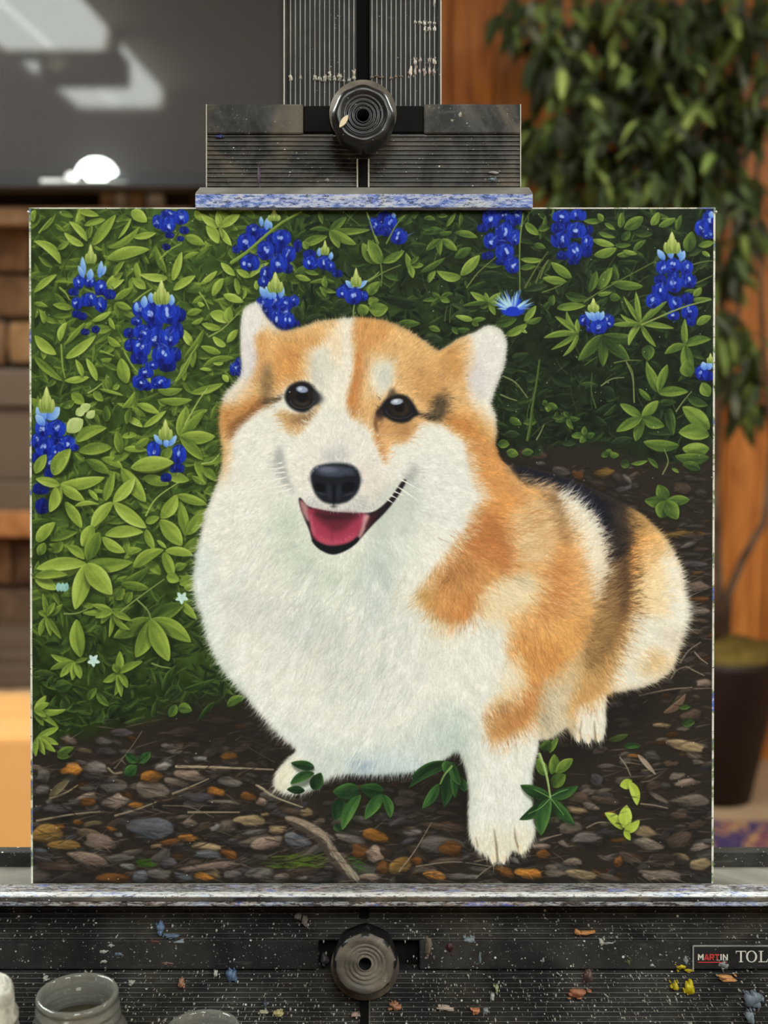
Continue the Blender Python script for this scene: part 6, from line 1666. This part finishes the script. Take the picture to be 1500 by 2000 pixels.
def face():
    F = fill
    K = C(22, 22, 26)
    # left eye
    F([(556,770),(562,754),(574,745),(590,741),(606,746),(616,758),(624,770),(622,782),(612,790),(600,800),(588,802),(572,796),(560,784)], K, 2)
    F([(612,760),(624,764),(632,776),(622,786),(612,782)], C(52, 50, 56), 4, .8)
    for j in range(46):
        a = rng.uniform(-2.7, -.2); x, y = 590 + 30 * math.cos(a), 770 + 27 * math.sin(a)
        hair(x, y, math.cos(a + .5), math.sin(a + .5), rng.uniform(3, 6), .9, C(84, 68, 54), .4)
    soft_dot(588, 770, 44, 44, C(30, 25, 24), 1, 0, 2)
    soft_dot(589, 782, 28, 14, C(70, 58, 48), .55, .2, 5)
    soft_dot(590, 772, 22, 22, C(12, 12, 16), .9, 0, 4)
    soft_dot(590, 757, 23, 13, C(150, 166, 200), .95, .15, 2.5)
    soft_dot(586, 756, 8, 6, C(206, 216, 232), .8, 0, 2)
    soft_dot(566, 762, 3, 3, C(180, 186, 196), .8)
    for q in range(26):
        t = q / 25; a = 2.75 - t * 2.35
        soft_dot(590 + 25 * math.cos(a), 772 + 22 * math.sin(a), 4, 2.4, C(112, 106, 110), .26, a + 1.57)
    # right eye
    F([(734,806),(742,792),(752,778),(764,768),(778,766),(794,770),(806,782),(814,796),(818,806),(808,812),(798,820),(782,823),(764,818),(750,810)], K, 2)
    F([(757,772),(764,756),(772,758),(772,770)], C(66, 58, 52), 3, .8)
    F([(732,810),(744,796),(750,806),(744,816)], C(58, 44, 40), 3, .8)
    for j in range(54):
        a = rng.uniform(-3.0, -.4); x, y = 779 + 33 * math.cos(a), 795 + 27 * math.sin(a)
        hair(x, y, math.cos(a - .5), math.sin(a - .5), rng.uniform(3, 6), .9, C(84, 68, 54), .4)
    for j in range(16):
        y = rng.uniform(770, 815); hair(744 + (y - 770) * -.15 + rng.normal(0, 2), y, -.85, -.5, rng.uniform(5, 11), .8, C(54, 44, 38), .55)
    soft_dot(781, 792, 42, 40, C(32, 26, 24), 1, 0, 2)
    soft_dot(784, 796, 30, 26, C(58, 46, 34), .5, 0, 6)
    soft_dot(780, 792, 20, 20, C(12, 12, 15), .9, 0, 4)
    soft_dot(775, 781, 24, 12, C(168, 182, 206), .95, -.1, 2.5)
    soft_dot(773, 780, 9, 6, C(222, 230, 240), .8, 0, 2)
    for q in range(26):
        t = q / 25; a = 2.9 - t * 2.4
        soft_dot(781 + 28 * math.cos(a), 794 + 20 * math.sin(a), 4, 2.2, C(108, 104, 108), .24, a + 1.57)
    F([(731,812),(737,810),(737,826),(740,842),(734,838),(730,824)], C(98, 66, 48), 1.5, .7)
    for j in range(60):
        f = rng.random(); hair(516 + 36 * f, 782 - 8 * f + rng.normal(0, 3), -.8, .35 - .6 * rng.random(), rng.uniform(5, 10), .8, C(70, 60, 48), .4)
        hair(848 + 20 * rng.random(), 780 + 34 * f, .5, -.8, rng.uniform(6, 12), .8, C(64, 54, 44), .4)
    # cheek creases
    F([(538,886),(546,872),(553,886),(557,908),(566,938),(576,962),(562,952),(548,930),(538,906)], C(146, 152, 156), 4, .45)
    F([(778,946),(790,926),(806,908),(812,914),(806,930),(794,946),(786,952)], C(150, 150, 152), 5, .4)
    F([(740,960),(780,940),(800,960),(790,1000),(750,1040),(730,1050),(732,1010)], C(196, 206, 200), 9, .6)
    # mouth
    F([(584,969),(590,972),(603,986),(634,994),(668,998),(704,999),(732,995),(760,972),(786,936),(793,938),(776,968),(752,998),(728,1022),(712,1040),(697,1056),(676,1071),(650,1079),(626,1070),(611,1054),(603,1030),(592,1004),(585,982)], C(30, 24, 30), 1)
    F([(586,973),(602,988),(606,1012),(600,1014),(590,996)], C(196, 140, 142), 2, .85)
    F([(603,990),(640,998),(680,1002),(712,1000),(708,1022),(700,1042),(684,1054),(660,1061),(636,1060),(618,1052),(609,1036),(605,1012)], C(160, 58, 84), 1.5)
    F([(612,994),(650,1000),(700,1002),(690,1016),(664,1034),(652,1036),(636,1024),(618,1010)], C(84, 32, 44), 6, .85)
    F([(614,996),(650,1000),(704,1001),(690,1008),(650,1012),(624,1006)], C(44, 24, 30), 4, .8)
    F([(612,1040),(640,1052),(670,1052),(694,1038),(686,1054),(660,1061),(634,1060)], C(196, 86, 108), 4, .8)
    F([(607,1000),(611,1020),(616,1044),(609,1036),(605,1012)], C(206, 110, 126), 2, .7)
    F([(649,1014),(652,1014),(650,1040),(648,1056),(646,1056),(647,1036)], C(110, 36, 58), 1.2, .5)
    for j in range(90):
        a = rng.uniform(.3, 2.8); x, y = 655 + 40 * math.cos(a), 1016 + 36 * math.sin(a)
        hair(x, y, math.cos(a), math.sin(a), rng.uniform(4, 9), .7, rng.choice((C(206, 108, 128), C(140, 46, 70))), .35)
    F([(711,1002),(722,1004),(722,1018),(714,1030),(704,1048),(699,1046),(706,1026)], C(206, 152, 158), 2, .9)
    F([(724,1004),(738,998),(730,1014),(716,1030),(714,1024)], C(60, 26, 34), 2, .9)
    F([(609,1050),(620,1056),(640,1064),(664,1063),(686,1056),(700,1046),(698,1056),(676,1072),(650,1080),(626,1071),(612,1058)], C(16, 20, 26), 1)
    for j in range(150):
        f = rng.random(); x = 596 + 136 * f; y = np.interp(x, [590, 634, 668, 704, 735], [980, 992, 996, 997, 992])
        hair(x, y - 8 + rng.normal(0, 3), .25 * (x - 655) / 60, 1, rng.uniform(6, 11), .8, rng.choice((C(214, 214, 212), C(186, 188, 190), C(160, 164, 168))), .6)
    for j in range(60):
        f = rng.random(); x = 742 + 46 * f; y = 990 - 52 * f
        hair(x - 3, y - 6, .4, .8, rng.uniform(3, 7), .8, C(214, 210, 206), .6)
    # nose
    F([(607,935),(608,918),(618,908),(634,903),(656,901),(682,903),(697,912),(704,926),(704,942),(697,960),(682,975),(668,980),(654,982),(640,980),(628,975),(615,960)], C(24, 27, 36), 1.5)
    soft_dot(650, 917, 70, 22, C(74, 82, 104), .75, .02, 7)
    soft_dot(640, 914, 36, 12, C(112, 120, 142), .6, .05, 5)
    soft_dot(684, 918, 22, 14, C(70, 78, 98), .5, .4, 5)
    soft_dot(625, 948, 24, 17, C(8, 9, 13), .9, .35, 4)
    soft_dot(680, 948, 28, 18, C(8, 9, 13), .9, -.3, 4)
    soft_dot(627, 961, 22, 5, C(60, 66, 80), .5, .25, 2)
    soft_dot(682, 962, 24, 5, C(64, 70, 82), .5, -.3, 2)
    soft_dot(643, 958, 10, 34, C(48, 54, 68), .5, -.1, 4); soft_dot(662, 958, 10, 34, C(46, 52, 66), .5, .1, 4)
    F([(650,944),(654,944),(654,966),(653,986),(651,986),(650,966)], C(8, 9, 13), 1, .7)
    soft_dot(652, 986, 14, 5, C(60, 62, 70), .6, 0, 3)
    for j in range(120):
        a = rng.uniform(-3.3, .2); x, y = 655 + 49 * math.cos(a), 936 + 34 * math.sin(a)
        hair(x, y, math.cos(a) * .5, math.sin(a) - .3, rng.uniform(5, 12), .8, C(150, 154, 164), .32)
    # whiskers
    wk = C(240, 240, 238)
    for x0, y0, x1, y1, b in ((556,908,530,916,2),(560,918,524,924,3),(562,928,504,942,3),(568,942,522,952,2),(572,950,536,962,2),(552,900,538,904,1)):
        L = math.hypot(x1 - x0, y1 - y0); hair(x0, y0, (x1 - x0) / L, (y1 - y0) / L, L * 1.15, 1.7, wk, 1.0, b)
    for x0, y0, x1, y1, b in ((780,932,822,952,4),(774,946,818,972,5),(768,956,790,964,2),(762,964,778,970,2),(756,972,770,980,1)):
        L = math.hypot(x1 - x0, y1 - y0); hair(x0, y0, (x1 - x0) / L, (y1 - y0) / L, L * 1.15, 1.7, wk, 1.0, b)
    # toes
    for pts, w in (([(966,1622),(970,1650),(973,1682)], 3.4), ([(1006,1618),(1008,1640),(1016,1664)], 3.0), ([(930,1636),(934,1656)], 2.4), ([(1137,1408),(1134,1432),(1136,1444)], 2.2), ([(1162,1408),(1163,1430),(1166,1446)], 2.8)):
        fill([(pts[0][0]-.6,pts[0][1]),(pts[0][0]+.6,pts[0][1]),(pts[1][0]+w*.5,pts[1][1]),(pts[-1][0]+w*.5,pts[-1][1]),(pts[-1][0]-w*.5,pts[-1][1]),(pts[1][0]-w*.5,pts[1][1])], C(112, 90, 60), 1, .8)
    for x, y in ((962, 1684), (984, 1684), (1018, 1664), (1150, 1446), (1131, 1444), (1169, 1444)):
        leaf(x, y - 14, x + 1, y + 6, 8, .7, [C(190, 170, 130), C(226, 214, 186), C(240, 232, 214)])
# ---------------------------------------------------------------- the painted canvas
paint_garden(); paint_ground(); paint_stones(); paint_streaks(); paint_leaves(); paint_flowers(); paint_dog(); paint_front_leaves(); finish()
img = bpy.data.images.new('corgi_oil_paint', PW, PH, alpha=False, float_buffer=False)
buf = np.ones((PH, PW, 4), np.float32); buf[..., :3] = np.clip(CV, 0, 1)[::-1]
img.pixels.foreach_set(buf.ravel()); img.update(); img.pack()

m = NT('oil_paint_on_canvas')
uv = m.n('UVMap'); ti = m.n('TexImage'); ti.image = img; ti.interpolation = 'Cubic'; ti.extension = 'EXTEND'
m.l(uv.outputs[0], ti.inputs[0])
hs = m.n('HueSaturation'); m.l(ti.outputs[0], hs.inputs['Color']); hs.inputs['Saturation'].default_value = 1.0; hs.inputs['Value'].default_value = 1.0
m.color(hs.outputs[0]).set(Roughness=.6, Specular_IOR_Level=.10)
v = m.coord((1, 1, 1))
wa = m.noise(m.coord((700, 180, 1)), 1.0, 2, .6); wb = m.noise(m.coord((180, 760, 1)), 1.0, 2, .6)
m.bump(m.math('ADD', wa, wb), .16, .0005)
M_PAINT = m.m

def mat_canvas_edge():
    m = NT('gessoed_canvas_edge'); v = m.coord(); n = m.noise(v, 60, 4, .7); f = m.noise(v, 500, 3, .7)
    c = m.ramp(n, [(.35, sr(226, 226, 220)), (.52, sr(206, 208, 200)), (.58, sr(120, 136, 84)), (.66, sr(74, 88, 190)), (.74, sr(210, 210, 206))])
    c = m.mix(m.ramp(f, [(.6, (0, 0, 0)), (.68, (1, 1, 1))]), c, sr(60, 62, 50))
    m.color(c).set(Roughness=.7)
    return m.bump(f, .6, .0008).m
M_GESSO = mat_canvas_edge()
M_STRETCH = mat_plain('pine_stretcher', sr(206, 172, 124), .7, .1, 20)

LEAN = math.radians(.62)                              # the canvas' head tips forward under the cleat
bl, br = E(64.5, 1727), E(1389.5, 1727)
ML = ME @ Matrix.Translation((0, bl.y + .0004, 0)) @ Matrix.Rotation(LEAN, 4, 'X')
x0, x1, hgt, thk = bl.x, br.x, (1727 - 405) * K * .994, .018
CP = thing('corgi_painting', 'square oil painting of a smiling corgi among bluebonnets, standing on the easel', 'painting', tuple((ME @ Vector((0, bl.y, 0)))))
bm = bmesh.new(); NX = 24
grid = [[bm.verts.new((x0 + (x1 - x0) * i / NX, hgt * j / NX, 0)) for i in range(NX + 1)] for j in range(NX + 1)]
uvl = bm.loops.layers.uv.new('UVMap')
for j in range(NX):
    for i in range(NX):
        f = bm.faces.new((grid[j][i], grid[j][i + 1], grid[j + 1][i + 1], grid[j + 1][i]))
        for lp, (a, b) in zip(f.loops, ((i, j), (i + 1, j), (i + 1, j + 1), (i, j + 1))): lp[uvl].uv = (a / NX, b / NX)
obj('painted_face', bm, M_PAINT, CP, ML)
e = .0012
for nm, lo, hi in (('canvas_edge', (x0 - e, 0, -thk), (x0, hgt, .0003)), ('canvas_edge', (x1, 0, -thk), (x1 + e, hgt, .0003)), ('canvas_edge', (x0 - e, hgt, -thk), (x1 + e, hgt + .0008, .0002)), ('canvas_edge', (x0, -.0003, -thk), (x1, 0, 0))):
    obj(nm, boxbm(lo, hi, .0002, 1), M_GESSO, CP, ML)
obj('canvas_back', boxbm((x0, 0, -.0022), (x1, hgt, -.0004)), M_STRETCH, CP, ML)
sb = .035
for lo, hi in (((x0, 0, -thk), (x0 + sb, hgt, -.003)), ((x1 - sb, 0, -thk), (x1, hgt, -.003)), ((x0 + sb, 0, -thk), (x1 - sb, sb, -.003)), ((x0 + sb, hgt - sb, -thk), (x1 - sb, hgt, -.003))):
    obj('stretcher_bar', boxbm(lo, hi), M_STRETCH, CP, ML)
# folded canvas corners that stick out a little
for cx in (x0 - e, x1 + e):
    obj('corner_fold', lathe([(.0001, 0), (.0009, .0004), (.0007, .0026), (.0001, .0034)], 8), M_GESSO, CP, ML @ Matrix.Translation((cx, hgt - .002, -.001)), True)

# ---------------------------------------------------------------- jars on the tray
def mat_glass(name, col, rough=.08):
    m = NT(name); v = m.coord(); n = m.noise(v, 70, 4, .6, .5)
    m.color(m.mix(n, tuple(c * .8 for c in col), col)).set(Roughness=rough, IOR=1.45)
    m.b.inputs['Transmission Weight'].default_value = .86
    return m.bump(n, .05, .0006).m
M_GLASS = mat_glass('smeared_jar_glass', (.82, .80, .72), .05)
def mat_liquid():
    m = NT('murky_thinner'); v = m.coord(); n = m.noise(v, 60, 3)
    m.color(m.mix(n, sr(52, 46, 26), sr(88, 78, 48))).set(Roughness=.05, Specular_IOR_Level=.6); return m.m
M_LIQ = mat_liquid()
def mat_dirty():
    m = NT('paint_stained_white_plastic'); v = m.coord(); n = m.noise(v, 90, 4, .6, .6); n2 = m.noise(v, 45, 2)
    c = m.ramp(n, [(.3, sr(120, 116, 108)), (.5, sr(176, 172, 160)), (.7, sr(200, 196, 184))])
    c = m.mix(m.ramp(n2, [(.56, (0, 0, 0)), (.62, (1, 1, 1))]), c, sr(70, 120, 178))
    m.color(c).set(Roughness=.45); return m.bump(n, .3, .001).m
M_DIRTY = mat_dirty()

def jar(px, py, rpx, D, label, fill_, name='glass_jar'):
    c = atD(px, py, D); r = rpx * D / FPX; h = c.z - zt_
    t = thing(name, label, 'jar', (c.x, c.y, zt_))
    mw = Matrix.Translation((c.x, c.y, zt_)); g = .0022; R = r * 1.32
    outer = [(.0001, 0), (R * .92, 0), (R, .006), (R, h - .034), (R * .985, h - .028), (R * .93, h - .022), (r * 1.10, h - .0175), (r * 1.00, h - .0165), (r * .99, h - .0150), (r * 1.07, h - .0140), (r * 1.075, h - .0122), (r * .99, h - .0112), (r * .985, h - .0098), (r * 1.05, h - .0088), (r * 1.05, h - .0074), (r * .98, h - .0064), (r * .98, h - .0040), (r * 1.03, h - .0030), (r * 1.035, h - .0014), (r * 1.005, h - .0002), (r - g * .5, h)]
    inner = [(r - g, h - .001), (r - g * 1.2, h - .015), (R - g, h - .03), (R - g, .008), (R * .8, .004), (.0001, .004)]
    bm = lathe(outer + inner, 64)
    obj('glass_body', bm, M_GLASS, t, mw, True)
    if fill_:
        lv = h - fill_
        rr = min(R - g - .0004, max(r - g * 1.2 - .0004, 0)) if lv > h - .02 else R - g - .0006
        bm = lathe([(.0001, .0046), (R * .78, .0046), (R - g - .0006, .0085), (R - g - .0006, min(lv, h - .031)), (rr, lv), (.0001, lv)], 48)
        obj('liquid', bm, M_LIQ, t, mw, True)
    return t
jar(151, 1938, 77, .645, 'open glass jar of murky brown thinner below the painting', .017)
jar(396, 2009, 72, .655, 'open glass jar at the bottom edge, right of the jar of brown thinner', .02)
c = atD(-52, 1932, .63); r = 74 * .63 / FPX; h = c.z - zt_
pj = thing('paint_pot', 'grubby white paint pot with blue stains at the bottom left corner', 'jar', (c.x, c.y, zt_))
obj('pot_body', lathe([(.0001, 0), (r * 1.16, 0), (r * 1.2, .006), (r * 1.2, h - .03), (r * 1.08, h - .02), (r * 1.04, h - .018), (.0001, h - .018)], 48), M_DIRTY, pj, Matrix.Translation((c.x, c.y, zt_)), True)
lid = lathe([(r * 1.0, h - .018), (r * 1.12, h - .0178), (r * 1.12, h - .015), (r * 1.03, h - .0135), (r * 1.03, h - .003), (r * .99, h), (r * .90, h), (r * .88, h - .004), (.0001, h - .004)], 48)
obj('lid', lid, M_DIRTY, pj, Matrix.Translation((c.x, c.y, zt_)), True)
